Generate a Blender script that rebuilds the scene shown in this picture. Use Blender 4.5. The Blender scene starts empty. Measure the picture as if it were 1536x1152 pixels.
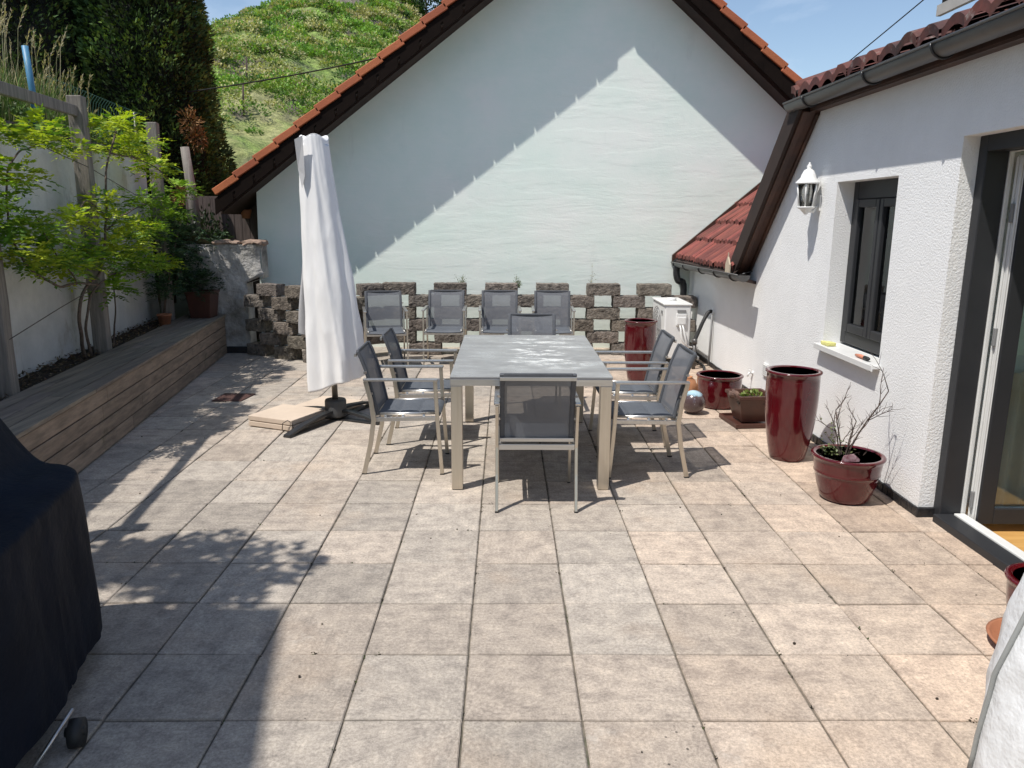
import bpy, bmesh, math, random
from mathutils import Vector, Matrix, noise
R = math.radians
rnd = random.Random(7)
sc = bpy.context.scene
COL = sc.collection
V = Vector

# ------------------------------------------------------------------ mesh builder
class MB:
    def __init__(s): s.v=[]; s.f=[]; s.c=[]; s.m=[]; s.sm=[]; s.has=False
    def add(s, vs, fs, col=None, mi=0, smooth=False):
        n=len(s.v); s.v.extend([tuple(p) for p in vs])
        for f in fs:
            s.f.append(tuple(i+n for i in f)); s.c.append(col or (1,1,1)); s.m.append(mi); s.sm.append(smooth)
        if col: s.has=True
        return s
    def box(s, c, d, rz=0, rx=0, ry=0, col=None, mi=0):
        x,y,z=[q/2 for q in d]; M=Matrix.Translation(V(c))@Matrix.Rotation(rz,4,'Z')@Matrix.Rotation(ry,4,'Y')@Matrix.Rotation(rx,4,'X')
        vs=[M@V(p) for p in [(-x,-y,-z),(x,-y,-z),(x,y,-z),(-x,y,-z),(-x,-y,z),(x,-y,z),(x,y,z),(-x,y,z)]]
        return s.add(vs,[(0,3,2,1),(4,5,6,7),(0,1,5,4),(1,2,6,5),(2,3,7,6),(3,0,4,7)],col,mi)
    def bb(s, a, b, **k):   # box by corners
        return s.box([(a[i]+b[i])/2 for i in range(3)],[abs(b[i]-a[i]) for i in range(3)],**k)
    def bar(s, p, q, w, h, up=(0,0,1), col=None, mi=0):   # rectangular bar from p to q
        p=V(p); q=V(q); d=(q-p).normalized(); u=V(up); r=d.cross(u)
        if r.length<1e-4: r=d.cross(V((0,1,0)))
        r.normalize(); u=r.cross(d).normalized()
        vs=[e+r*a*w/2+u*b*h/2 for e in (p,q) for a,b in ((-1,-1),(1,-1),(1,1),(-1,1))]
        return s.add(vs,[(0,1,2,3),(7,6,5,4),(0,4,5,1),(1,5,6,2),(2,6,7,3),(3,7,4,0)],col,mi)
    def path(s, pts, w, h, up=(1,0,0), col=None):  # swept rectangular section, sharp mitres
        pts=[V(p) for p in pts]; n=len(pts); vs=[]; u0=V(up)
        for i,p in enumerate(pts):
            a=(p-pts[i-1]).normalized() if i else None; b=(pts[i+1]-p).normalized() if i<n-1 else None
            d=(a+b).normalized() if a and b else (a or b)
            k=1/max(.4,d.dot(b)) if a and b else 1
            t=d.cross(u0).normalized()
            for A,B in ((-1,-1),(1,-1),(1,1),(-1,1)): vs.append(p+u0*A*w/2+t*B*h/2*k)
        fs=[(0,1,2,3),tuple((n-1)*4+j for j in (3,2,1,0))]
        for i in range(n-1):
            for j in range(4): fs.append((i*4+j,(i+1)*4+j,(i+1)*4+(j+1)%4,i*4+(j+1)%4))
        return s.add(vs,fs,col)
    def tube(s, pts, r, n=8, col=None, cap=True, mi=0):
        pts=[V(p) for p in pts]; m=len(pts)
        rr=r if isinstance(r,(list,tuple)) else [r]*m
        d0=(pts[1]-pts[0]).normalized(); ref=V((0,0,1)) if abs(d0.z)<.9 else V((1,0,0)); vs=[]
        u=d0.cross(ref).normalized()
        for i,p in enumerate(pts):
            d=(pts[min(i+1,m-1)]-pts[max(i-1,0)]).normalized()
            u=(u-d*u.dot(d)).normalized(); w=d.cross(u)
            for k in range(n):
                a=2*math.pi*k/n; vs.append(p+(u*math.cos(a)+w*math.sin(a))*rr[i])
        fs=[(i*n+k,i*n+(k+1)%n,(i+1)*n+(k+1)%n,(i+1)*n+k) for i in range(m-1) for k in range(n)]
        if cap: fs+= [tuple(range(n-1,-1,-1)),tuple((m-1)*n+k for k in range(n))]
        return s.add(vs,fs,col,mi,True)
    def lathe(s, prof, c=(0,0,0), n=40, col=None, mi=0, wob=0):
        vs=[]; m=len(prof)
        for r_,z in prof:
            for k in range(n):
                a=2*math.pi*k/n; q=r_*(1+wob*math.sin(3*a+z*9)); vs.append((c[0]+q*math.cos(a),c[1]+q*math.sin(a),c[2]+z))
        fs=[(i*n+k,i*n+(k+1)%n,(i+1)*n+(k+1)%n,(i+1)*n+k) for i in range(m-1) for k in range(n)]
        if prof[0][0]>1e-4: fs.append(tuple(range(n-1,-1,-1)))
        if prof[-1][0]>1e-4: fs.append(tuple((m-1)*n+k for k in range(n)))
        return s.add(vs,fs,col,mi,True)
    def prism(s, poly, axis, a, b, col=None, mi=0):  # polygon (2D) extruded along axis between a and b
        def P(u,v,w): return {'x':(w,u,v),'y':(u,w,v),'z':(u,v,w)}[axis]
        n=len(poly); vs=[P(u,v,a) for u,v in poly]+[P(u,v,b) for u,v in poly]
        fs=[tuple(range(n-1,-1,-1)),tuple(range(n,2*n))]+[(i,(i+1)%n,(i+1)%n+n,i+n) for i in range(n)]
        return s.add(vs,fs,col,mi)
    def grid(s, fn, nu, nv, col=None, smooth=True, mi=0, closed=False):
        vs=[fn(i/nu,j/nv) for j in range(nv+1) for i in range(nu+1)]
        fs=[(j*(nu+1)+i,j*(nu+1)+i+1,(j+1)*(nu+1)+i+1,(j+1)*(nu+1)+i) for j in range(nv) for i in range(nu)]
        return s.add(vs,fs,col,mi,smooth)
    def rough(s, c, d, rz=0, n=(6,3,3), amp=.012, seed=0, col=None, freq=9):
        nx,ny,nz=n; M=Matrix.Translation(V(c))@Matrix.Rotation(rz,4,'Z'); idx={}; vs=[]; fs=[]
        def vid(i,j,k):
            if (i,j,k) in idx: return idx[i,j,k]
            p=V(((i/nx-.5)*d[0],(j/ny-.5)*d[1],(k/nz-.5)*d[2]))
            e=sum(((i in(0,nx)),(j in(0,ny)),(k in(0,nz))))
            q=p*freq+V((seed*3.1,seed*1.7,seed))
            p=p+noise.noise_vector(q)*amp*1.3+noise.noise_vector(q*2.7)*amp*.7
            if e>=2: p=p-V((math.copysign(1,p.x)*(i in(0,nx)),math.copysign(1,p.y)*(j in(0,ny)),math.copysign(1,p.z)*(k in(0,nz))))*amp*.55
            idx[i,j,k]=len(vs); vs.append(M@p); return idx[i,j,k]
        for i in range(nx):
            for j in range(ny):
                fs.append((vid(i,j,0),vid(i,j+1,0),vid(i+1,j+1,0),vid(i+1,j,0))); fs.append((vid(i,j,nz),vid(i+1,j,nz),vid(i+1,j+1,nz),vid(i,j+1,nz)))
        for i in range(nx):
            for k in range(nz):
                fs.append((vid(i,0,k),vid(i+1,0,k),vid(i+1,0,k+1),vid(i,0,k+1))); fs.append((vid(i,ny,k),vid(i,ny,k+1),vid(i+1,ny,k+1),vid(i+1,ny,k)))
        for j in range(ny):
            for k in range(nz):
                fs.append((vid(0,j,k),vid(0,j,k+1),vid(0,j+1,k+1),vid(0,j+1,k))); fs.append((vid(nx,j,k),vid(nx,j+1,k),vid(nx,j+1,k+1),vid(nx,j,k+1)))
        return s.add(vs,fs,col,0,False)

def worg(o):
    p=V((0,0,0))
    while o: p=p+o.location; o=o.parent
    return p
def tag(o,label=None,cat=None,group=None,kind=None):
    if label: o['label']=label
    if cat: o['category']=cat
    if group: o['group']=group
    if kind: o['kind']=kind
    return o
def obj(name, mb, mat, parent=None, bevel=0, base=None, label=None, cat=None, group=None, kind=None, subsurf=0, seg=2):
    me=bpy.data.meshes.new(name); o0=worg(parent)+(V(base) if base else V((0,0,0)))
    me.from_pydata([(x-o0.x,y-o0.y,z-o0.z) for x,y,z in mb.v],[],mb.f)
    for m in (mat if isinstance(mat,(list,tuple)) else [mat]): me.materials.append(m)
    me.polygons.foreach_set('material_index',mb.m); me.polygons.foreach_set('use_smooth',mb.sm)
    if mb.has:
        ca=me.color_attributes.new('Col','FLOAT_COLOR','CORNER'); buf=[]
        for f,c in zip(mb.f,mb.c): buf.extend([c[0],c[1],c[2],1]*len(f))
        ca.data.foreach_set('color',buf)
    me.update()
    o=bpy.data.objects.new(name,me); COL.objects.link(o); o.parent=parent
    if base: o.location=base
    if bevel:
        b=o.modifiers.new('Bevel','BEVEL'); b.width=bevel; b.segments=seg; b.limit_method='ANGLE'; b.angle_limit=R(40)
        b.harden_normals=False
    if subsurf:
        b=o.modifiers.new('Sub','SUBSURF'); b.levels=b.render_levels=subsurf
    return tag(o,label,cat,group,kind)
def thing(name,loc,label,cat,group=None):
    o=bpy.data.objects.new(name,None); COL.objects.link(o); o.location=loc; o.empty_display_size=.1
    return tag(o,label,cat,group)
def dup(root,loc,rz,label,group=None):
    r=root.copy(); COL.objects.link(r); r.location=loc; r.rotation_euler=(0,0,rz); r['label']=label
    if group: r['group']=group
    for ch in list(root.children):
        c=ch.copy(); COL.objects.link(c); c.parent=r
        for g in ch.children:
            d=g.copy(); COL.objects.link(d); d.parent=c
    return r

# ------------------------------------------------------------------ materials
def newmat(name):
    m=bpy.data.materials.new(name); m.use_nodes=True; nt=m.node_tree
    return m,nt,nt.nodes['Principled BSDF']
def N(nt,t,**k):
    n=nt.nodes.new(t)
    for a,b in k.items(): setattr(n,a,b)
    return n
def L(nt,a,b): nt.links.new(a,b)
def tex(nt,scale,detail=5,rough=.6,stretch=(1,1,1),rot=(0,0,0),dist=0):
    tc=N(nt,'ShaderNodeTexCoord'); mp=N(nt,'ShaderNodeMapping'); mp.inputs['Scale'].default_value=stretch; mp.inputs['Rotation'].default_value=rot
    n=N(nt,'ShaderNodeTexNoise'); n.inputs['Scale'].default_value=scale; n.inputs['Detail'].default_value=detail; n.inputs['Roughness'].default_value=rough; n.inputs['Distortion'].default_value=dist
    L(nt,tc.outputs['Object'],mp.inputs[0]); L(nt,mp.outputs[0],n.inputs['Vector']); return n.outputs['Fac']
def ramp(nt,fac,stops):
    r=N(nt,'ShaderNodeValToRGB'); e=r.color_ramp.elements
    while len(e)<len(stops): e.new(.5)
    for k,(p,c) in enumerate(stops): e[k].position=p; e[k].color=(*c,1) if len(c)==3 else c
    L(nt,fac,r.inputs[0]); return r.outputs[0]
def mixc(nt,a,b,fac,mode='MIX'):
    m=N(nt,'ShaderNodeMix',data_type='RGBA',blend_type=mode)
    for sck,val in ((m.inputs[0],fac),(m.inputs[6],a),(m.inputs[7],b)):
        if hasattr(val,'links') or hasattr(val,'is_linked'): L(nt,val,sck)
        elif isinstance(val,(int,float)): sck.default_value=val
        else: sck.default_value=(*val,1)
    return m.outputs[2]
def bump(nt,p,h,strength=.4,dist=.01,prev=None):
    b=N(nt,'ShaderNodeBump'); b.inputs['Strength'].default_value=strength; b.inputs['Distance'].default_value=dist
    L(nt,h,b.inputs['Height'])
    if prev: L(nt,prev,b.inputs['Normal'])
    L(nt,b.outputs[0],p.inputs['Normal']); return b.outputs[0]
def simple(name,c,rough=.6,metal=0,c2=None,scale=6,stretch=(1,1,1),bs=None,bst=.3,bd=.005,attr=False,coat=0,spec=.5,rot=(0,0,0),dirt=None,rvar=0):
    m,nt,p=newmat(name)
    p.inputs['Roughness'].default_value=rough; p.inputs['Metallic'].default_value=metal
    p.inputs['Specular IOR Level'].default_value=spec
    if coat: p.inputs['Coat Weight'].default_value=coat; p.inputs['Coat Roughness'].default_value=.04
    c2=c2 or tuple(q*.82 for q in c)
    f=tex(nt,scale,6,.65,stretch,rot)
    out=ramp(nt,f,[(.32,c2),(.68,c)])
    if dirt:
        d=tex(nt,dirt[1],7,.7); out=mixc(nt,out,dirt[0],ramp(nt,d,[(dirt[2],(0,0,0)),(dirt[2]+.12,(1,1,1))]))
    if attr:
        a=N(nt,'ShaderNodeAttribute',attribute_name='Col'); out=mixc(nt,out,a.outputs['Color'],1.0,'MULTIPLY')
    L(nt,out,p.inputs['Base Color'])
    if rvar:
        mr=N(nt,'ShaderNodeMapRange'); L(nt,f,mr.inputs[0]); mr.inputs[3].default_value=rough-rvar; mr.inputs[4].default_value=rough+rvar; L(nt,mr.outputs[0],p.inputs['Roughness'])
    if bs: bump(nt,p,tex(nt,bs,4,.6,stretch,rot),bst,bd)
    return m
def leafmat(name,c,trans=.35,rough=.5):
    m,nt,p=newmat(name); a=N(nt,'ShaderNodeAttribute',attribute_name='Col')
    col=mixc(nt,(*c,),a.outputs['Color'],1.0,'MULTIPLY')
    p.inputs['Roughness'].default_value=rough; p.inputs['Specular IOR Level'].default_value=.35; L(nt,col,p.inputs['Base Color'])
    t=N(nt,'ShaderNodeBsdfTranslucent'); L(nt,mixc(nt,col,(1.0,1.1,.35),.999,'MULTIPLY'),t.inputs[0])
    mx=N(nt,'ShaderNodeMixShader'); mx.inputs[0].default_value=trans
    L(nt,p.outputs[0],mx.inputs[1]); L(nt,t.outputs[0],mx.inputs[2]); L(nt,mx.outputs[0],nt.nodes['Material Output'].inputs[0]); return m

def paving_mat():
    m,nt,p=newmat('concrete_pavers'); a=N(nt,'ShaderNodeAttribute',attribute_name='Col')
    big=tex(nt,1.3,5,.6); mid=tex(nt,9,6,.72); fine=tex(nt,75,5,.85); streak=tex(nt,5,6,.7,(1,5,1)); streak2=tex(nt,5,6,.7,(5,1,1))
    c=mixc(nt,a.outputs['Color'],ramp(nt,mid,[(.32,(.68,.67,.67)),(.52,(1.0,.99,.97)),(.70,(1.22,1.2,1.15))]),1.0,'MULTIPLY')
    sm=mixc(nt,streak,streak2,ramp(nt,tex(nt,.9,1,.3),[(.5,(0,0,0)),(.56,(1,1,1))]))
    c=mixc(nt,c,ramp(nt,sm,[(.32,(.80,.79,.79)),(.62,(1.08,1.07,1.06))]),.75,'MULTIPLY')
    c=mixc(nt,c,(.50,.375,.27),ramp(nt,big,[(.55,(0,0,0)),(.72,(.42,.42,.42))]))
    c=mixc(nt,c,ramp(nt,fine,[(.36,(.48,.48,.48)),(.64,(1.36,1.36,1.36))]),.62,'MULTIPLY')
    # lichen dots and dark spots
    vo=N(nt,'ShaderNodeTexVoronoi'); vo.inputs['Scale'].default_value=26; tc=N(nt,'ShaderNodeTexCoord'); L(nt,tc.outputs['Object'],vo.inputs['Vector'])
    dots=ramp(nt,vo.outputs['Distance'],[(.09,(1,1,1)),(.16,(0,0,0))]); gate=ramp(nt,tex(nt,1.9,2,.5),[(.60,(0,0,0)),(.68,(.85,.85,.85))])
    c=mixc(nt,c,(.05,.045,.04),mixc(nt,dots,gate,1.0,'MULTIPLY'))
    # pale efflorescence
    c=mixc(nt,c,(.56,.52,.46),ramp(nt,tex(nt,3.1,7,.8),[(.60,(0,0,0)),(.75,(.5,.5,.5))]))
    L(nt,c,p.inputs['Base Color']); p.inputs['Roughness'].default_value=.88; p.inputs['Specular IOR Level'].default_value=.25
    b=bump(nt,p,fine,.45,.004); bump(nt,p,mid,.35,.006,b); return m
M={}
M['pave']=paving_mat()
M['joint']=simple('joint_sand',(.20,.17,.13),.95,c2=(.05,.045,.035),scale=14,bs=60,bst=.6,dirt=((.05,.075,.02),3,.58))
M['stucco']=simple('white_stucco',(.88,.88,.87),.9,c2=(.82,.82,.81),scale=2.2,bs=85,bst=.6,bd=.010,dirt=((.72,.71,.68),1.1,.68))
def mint_mat():
    m,nt,p=newmat('mint_plaster')
    n1=tex(nt,1.2,6,.6); st=tex(nt,1.1,7,.6,(.8,1,4.2),dist=.3)
    c=ramp(nt,n1,[(.3,(.77,.88,.795)),(.52,(.84,.905,.83)),(.72,(.885,.905,.845))])
    c=mixc(nt,c,(.70,.83,.755),ramp(nt,tex(nt,.55,5,.7,(1,1,1.6)),[(.5,(0,0,0)),(.72,(.55,.55,.55))]))
    # run-off staining towards the foot
    c=mixc(nt,c,(.60,.62,.58),ramp(nt,tex(nt,2.6,5,.7,(1,1,.25)),[(.62,(0,0,0)),(.8,(.35,.35,.35))]))
    L(nt,c,p.inputs['Base Color']); p.inputs['Roughness'].default_value=.85
    b=bump(nt,p,ramp(nt,st,[(.45,(0,0,0)),(.5,(.5,.5,.5)),(.55,(1,1,1))]),.11,.012)
    b=bump(nt,p,tex(nt,3.5,6,.65,(1,1,1.5)),.22,.014,b); bump(nt,p,tex(nt,60,4,.6),.16,.004,b); return m
M['mint']=mint_mat()
def oldwall_mat():
    m,nt,p=newmat('old_white_plaster')
    c=ramp(nt,tex(nt,1.7,6,.65),[(.3,(.52,.53,.52)),(.6,(.72,.72,.70))])
    c=mixc(nt,c,(.33,.29,.22),ramp(nt,tex(nt,2.2,8,.75,(1,1,.5)),[(.57,(0,0,0)),(.7,(.7,.7,.7))]))
    c=mixc(nt,c,(.20,.21,.19),ramp(nt,tex(nt,.9,8,.75,(1,1,.4)),[(.60,(0,0,0)),(.72,(.8,.8,.8))]))
    L(nt,c,p.inputs['Base Color']); p.inputs['Roughness'].default_value=.9
    b=bump(nt,p,tex(nt,4,7,.7),.5,.03); bump(nt,p,tex(nt,40,4,.6),.35,.008,b); return m
M['oldwall']=oldwall_mat()
M['stub']=simple('crumbling_plaster',(.58,.56,.53),.95,c2=(.17,.155,.13),scale=2.6,bs=7,bst=.9,bd=.05,dirt=((.10,.09,.075),1.7,.54))
M['block']=simple('split_block',(.30,.262,.225),.97,c2=(.10,.088,.075),scale=17,bs=55,bst=1.0,bd=.03,attr=True,dirt=((.04,.034,.03),14,.56))
M['steel']=simple('brushed_steel',(.62,.57,.49),.34,metal=.92,c2=(.55,.5,.42),scale=3,stretch=(30,30,1),rvar=.07)
M['steel_cool']=simple('brushed_steel_arm',(.60,.59,.57),.33,metal=.9,c2=(.5,.49,.47),scale=3,stretch=(1,20,20),rvar=.07)
def sling_mat():
    m,nt,p=newmat('sling_mesh'); tc=N(nt,'ShaderNodeTexCoord')
    c=ramp(nt,tex(nt,4,5,.6),[(.3,(.112,.118,.132)),(.7,(.145,.152,.168))]); L(nt,c,p.inputs['Base Color']); p.inputs['Roughness'].default_value=.6
    bump(nt,p,tex(nt,260,2,.5),.25,.002)
    tr=N(nt,'ShaderNodeBsdfTransparent'); mx=N(nt,'ShaderNodeMixShader'); mx.inputs[0].default_value=.15; lw=N(nt,'ShaderNodeLayerWeight'); lw.inputs[0].default_value=.35; mr=N(nt,'ShaderNodeMapRange'); L(nt,lw.outputs['Facing'],mr.inputs[0]); mr.inputs[3].default_value=.19; mr.inputs[4].default_value=0; L(nt,mr.outputs[0],mx.inputs[0])
    L(nt,p.outputs[0],mx.inputs[1]); L(nt,tr.outputs[0],mx.inputs[2]); L(nt,mx.outputs[0],nt.nodes['Material Output'].inputs[0]); return m
M['sling']=sling_mat()
M['slinghem']=simple('sling_hem',(.085,.09,.10),.6,c2=(.065,.07,.08),scale=40,bs=240,bst=.2)
M['cushion']=simple('padded_sling',(.098,.108,.125),.62,c2=(.076,.085,.10),scale=5,bs=220,bst=.25)
M['rubber']=simple('black_rubber',(.02,.02,.02),.6)
def table_mat():
    m,nt,p=newmat('ceramic_top')
    n=tex(nt,2.3,7,.7,(1,2.2,1)); c=ramp(nt,n,[(.32,(.20,.20,.20)),(.52,(.27,.27,.268)),(.66,(.36,.37,.37))])
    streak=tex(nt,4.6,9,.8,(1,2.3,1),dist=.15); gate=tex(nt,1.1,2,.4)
    tc=N(nt,'ShaderNodeTexCoord'); sp=N(nt,'ShaderNodeSeparateXYZ'); L(nt,tc.outputs['Object'],sp.inputs[0])
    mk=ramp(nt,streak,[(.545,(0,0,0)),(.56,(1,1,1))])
    # painted wet glints, pale and glossy, keep to the middle of the top
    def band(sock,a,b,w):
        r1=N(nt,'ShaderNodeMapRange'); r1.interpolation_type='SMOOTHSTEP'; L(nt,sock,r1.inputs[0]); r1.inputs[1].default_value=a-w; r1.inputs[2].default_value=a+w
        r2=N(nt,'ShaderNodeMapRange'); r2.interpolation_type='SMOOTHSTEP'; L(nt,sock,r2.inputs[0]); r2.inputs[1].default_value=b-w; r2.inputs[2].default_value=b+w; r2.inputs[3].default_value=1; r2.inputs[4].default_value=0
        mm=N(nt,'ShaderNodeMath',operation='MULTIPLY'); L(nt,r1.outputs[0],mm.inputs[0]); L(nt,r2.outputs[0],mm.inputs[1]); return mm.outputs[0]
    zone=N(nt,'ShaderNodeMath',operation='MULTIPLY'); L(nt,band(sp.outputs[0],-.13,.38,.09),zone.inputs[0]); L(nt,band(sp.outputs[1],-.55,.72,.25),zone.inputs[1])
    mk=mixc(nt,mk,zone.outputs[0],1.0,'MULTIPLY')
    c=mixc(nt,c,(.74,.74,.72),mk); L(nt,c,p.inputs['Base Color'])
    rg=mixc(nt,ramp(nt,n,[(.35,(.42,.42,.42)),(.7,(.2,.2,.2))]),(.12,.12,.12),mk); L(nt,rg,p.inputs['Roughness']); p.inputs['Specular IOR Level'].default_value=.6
    return m
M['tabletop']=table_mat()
M['cover']=simple('parasol_cover_fabric',(.89,.88,.87),.85,c2=(.81,.80,.79),scale=2.2,stretch=(1,1,.35),bs=2.6,bst=.35,bd=.05,dirt=((.72,.71,.69),1.6,.68))
M['coverflap']=simple('grey_cover_fabric',(.50,.495,.50),.9)
M['dkplastic']=simple('dark_plastic',(.085,.085,.085),.6,c2=(.06,.06,.06))
M['blacksteel']=simple('black_steel',(.028,.028,.03),.35,c2=(.02,.02,.02),rvar=.08,scale=20)
M['slab']=simple('sand_concrete_slab',(.60,.49,.385),.9,c2=(.52,.42,.33),scale=5,bs=120,bst=.3)
M['slabside']=M['slab']
M['glaze']=simple('oxblood_glaze',(.105,.0035,.007),.14,c2=(.065,.002,.005),scale=2.5,coat=.6,bs=5,bst=.06,bd=.01,dirt=((.09,.035,.03),3.5,.70))
M['glazein']=simple('oxblood_glaze_inside',(.20,.02,.022),.35,c2=(.09,.01,.01),scale=5)
M['brownpot']=simple('brown_plastic_pot',(.085,.032,.022),.4,c2=(.06,.025,.018),scale=7,dirt=((.15,.10,.08),5,.68))
M['terra']=simple('terracotta',(.42,.17,.085),.8,c2=(.30,.12,.065),scale=7,bs=50,bst=.3,dirt=((.38,.30,.24),4,.62))
M['peel']=simple('flaking_terracotta',(.52,.25,.12),.85,c2=(.40,.17,.08),scale=4,bs=20,bst=.5,dirt=((.60,.52,.45),3,.56))
M['soil']=simple('soil',(.055,.038,.026),1,c2=(.022,.016,.012),scale=24,bs=40,bst=1,bd=.03)
M['anth']=simple('anthracite_frame',(.030,.031,.034),.45,c2=(.025,.026,.029),scale=3,spec=.3)
M['pvc']=simple('white_pvc',(.74,.74,.72),.35,c2=(.66,.66,.64),scale=4)
M['acwhite']=simple('ac_casing',(.78,.78,.76),.4,c2=(.71,.71,.69),scale=3,bs=30,bst=.05)
M['acgrey']=simple('ac_grille',(.25,.25,.25),.5)
M['black']=simple('matte_black',(.012,.012,.012),.9)
M['tar']=simple('bitumen_strip',(.018,.018,.02),.45,c2=(.012,.012,.014),bs=14,bst=.7,bd=.03)
M['zinc']=simple('weathered_zinc',(.13,.125,.12),.42,metal=.5,c2=(.08,.077,.074),scale=5,stretch=(1,.5,1),rvar=.1)
M['browntrim']=simple('brown_stained_wood',(.085,.036,.021),.55,c2=(.035,.016,.011),scale=4,stretch=(1,1,1),bs=30,bst=.25)
M['shadebarge']=simple('shaded_barge_wood',(.014,.009,.007),.9,c2=(.009,.006,.005),scale=4,spec=.08)  # dark board, blackened further to stand in for shade under the verge tiles
M['darksoffit']=simple('dark_soffit_boards',(.036,.018,.013),.8,c2=(.022,.012,.009),scale=3)
def tile_mat(name,a,b,lich,scale=6,attr=True):
    m=simple(name,a,.75,c2=b,scale=scale,bs=45,bst=.4,dirt=lich,attr=attr); return m
M['verge']=tile_mat('orange_clay_tile',(.46,.135,.052),(.36,.10,.04),((.20,.09,.05),3,.66),3)
M['redtile']=tile_mat('red_corrugated_tile',(.235,.060,.042),(.14,.036,.028),((.42,.35,.32),6,.69))
M['oldtile']=tile_mat('weathered_roof_tile',(.19,.058,.042),(.06,.03,.026),((.42,.38,.33),7,.59))
M['wood']=simple('weathered_post_wood',(.30,.27,.235),.9,c2=(.13,.115,.10),scale=3.5,stretch=(9,9,.7),bs=20,bst=.6,bd=.01)
M['plank']=simple('grey_plank_wood',(.13,.10,.09),.9,c2=(.06,.045,.04),scale=4,stretch=(8,8,.6))
M['bark']=simple('vine_bark',(.16,.12,.09),.95,c2=(.07,.05,.04),scale=30,bs=60,bst=.8)
M['twig']=simple('bare_twig',(.10,.07,.055),.9,c2=(.05,.035,.03),scale=30)
M['benchtop']=simple('bench_top_boards',(.27,.225,.18),.85,c2=(.125,.104,.085),scale=2.6,stretch=(9,.55,9),rot=(0,0,-.141),bs=9,bst=.45,bd=.006,attr=True,dirt=((.13,.11,.09),2,.62))
M['benchside']=simple('bench_side_boards',(.33,.26,.20),.85,c2=(.155,.122,.095),scale=2.6,stretch=(9,.6,9),rot=(0,0,-.141),bs=9,bst=.45,bd=.006,attr=True,dirt=((.12,.10,.06),2.4,.62))
M['leafY']=leafmat('wisteria_leaf',(1,1,1),.38)
M['leafD']=leafmat('dark_shrub_leaf',(1,1,1),.2)
M['thuja']=leafmat('thuja_spray',(1,1,1),.12,.75)
M['core']=simple('thuja_inner',(.016,.02,.010),1,c2=(.006,.008,.004),scale=5,bs=9,bst=1,bd=.2)
M['grassb']=leafmat('grass_blade',(1,1,1),.3,.7)
M['bush']=leafmat('hill_bush_leaf',(1,1,1),.3,.7)
M['blue']=simple('blue_painted_pipe',(.05,.19,.34),.5,c2=(.09,.26,.42),scale=9)
M['greenwire']=simple('green_coated_wire',(.03,.10,.07),.5)
M['wire']=simple('rusty_wire',(.12,.10,.09),.6,metal=.5)
M['rust']=simple('rusty_drain_plate',(.085,.04,.032),.85,c2=(.05,.022,.018),scale=18,bs=60,bst=.6)
M['ballm']=simple('ceramic_ball_glaze',(.10,.065,.06),.28,c2=(.06,.04,.04),scale=8,coat=.4)
M['bbq']=simple('navy_weather_cover',(.007,.011,.021),.7,c2=(.005,.007,.013),scale=3,bs=6,bst=.5,bd=.03,spec=.12)
M['whitecover']=simple('grey_white_tarpaulin',(.78,.79,.79),.5,c2=(.70,.71,.72),scale=2,bs=7,bst=.6,bd=.03)
M['piping']=simple('grey_piping',(.33,.34,.33),.5)
M['floorwood']=simple('interior_parquet',(.62,.36,.12),.4,c2=(.48,.26,.08),scale=4,stretch=(.6,8,1))
M['room']=simple('interior_paint',(.75,.73,.69),.9)
M['curtain']=simple('sheer_curtain',(.86,.90,.87),.9,c2=(.78,.83,.8),scale=3)
M['curtainw']=simple('cream_curtain',(.66,.60,.50),.9)
M['sponge']=simple('yellow_sponge',(.72,.68,.25),.95,bs=80,bst=.6)
M['orange']=simple('orange_handle',(.65,.24,.14),.5)
M['lampw']=simple('white_lantern_metal',(.80,.80,.78),.4,c2=(.74,.74,.72))
def glass(name,tint=(.9,.95,.93),rough=.02,mixf=.86):
    m=bpy.data.materials.new(name); m.use_nodes=True; nt=m.node_tree; nt.nodes.remove(nt.nodes['Principled BSDF'])
    g=N(nt,'ShaderNodeBsdfGlossy'); g.inputs['Roughness'].default_value=rough; t=N(nt,'ShaderNodeBsdfTransparent'); t.inputs[0].default_value=(*tint,1)
    fr=N(nt,'ShaderNodeFresnel'); fr.inputs[0].default_value=1.55; mx=N(nt,'ShaderNodeMixShader')
    L(nt,fr.outputs[0],mx.inputs[0]); L(nt,t.outputs[0],mx.inputs[1]); L(nt,g.outputs[0],mx.inputs[2]); L(nt,mx.outputs[0],nt.nodes['Material Output'].inputs[0]); return m
M['glass']=glass('window_glass',(.90,.95,.93)); M['lglass']=glass('lantern_glass',(.62,.62,.60),.12)

# ------------------------------------------------------------------ world, sun, camera
w=bpy.data.worlds.new('World'); sc.world=w; w.use_nodes=True; nt=w.node_tree; bg=nt.nodes['Background']
sky=N(nt,'ShaderNodeTexSky',sky_type='NISHITA'); sky.sun_disc=False
TOSUN=V((-1,-.75,2.4)).normalized(); EL=math.asin(TOSUN.z); AZ=math.atan2(TOSUN.x,TOSUN.y)
sky.sun_elevation=EL; sky.sun_rotation=AZ%(2*math.pi); sky.altitude=200; sky.air_density=1.0; sky.dust_density=.5; sky.ozone_density=1.2
tc=N(nt,'ShaderNodeTexCoord'); mp=N(nt,'ShaderNodeMapping'); mp.inputs['Scale'].default_value=(1,1,2.6); L(nt,tc.outputs['Generated'],mp.inputs[0])
cn=N(nt,'ShaderNodeTexNoise'); cn.inputs['Scale'].default_value=2.4; cn.inputs['Detail'].default_value=7; cn.inputs['Roughness'].default_value=.55; cn.inputs['Distortion'].default_value=.5; L(nt,mp.outputs[0],cn.inputs['Vector'])
cl=ramp(nt,cn.outputs['Fac'],[(.50,(0,0,0)),(.80,(.45,.45,.45))])
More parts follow.
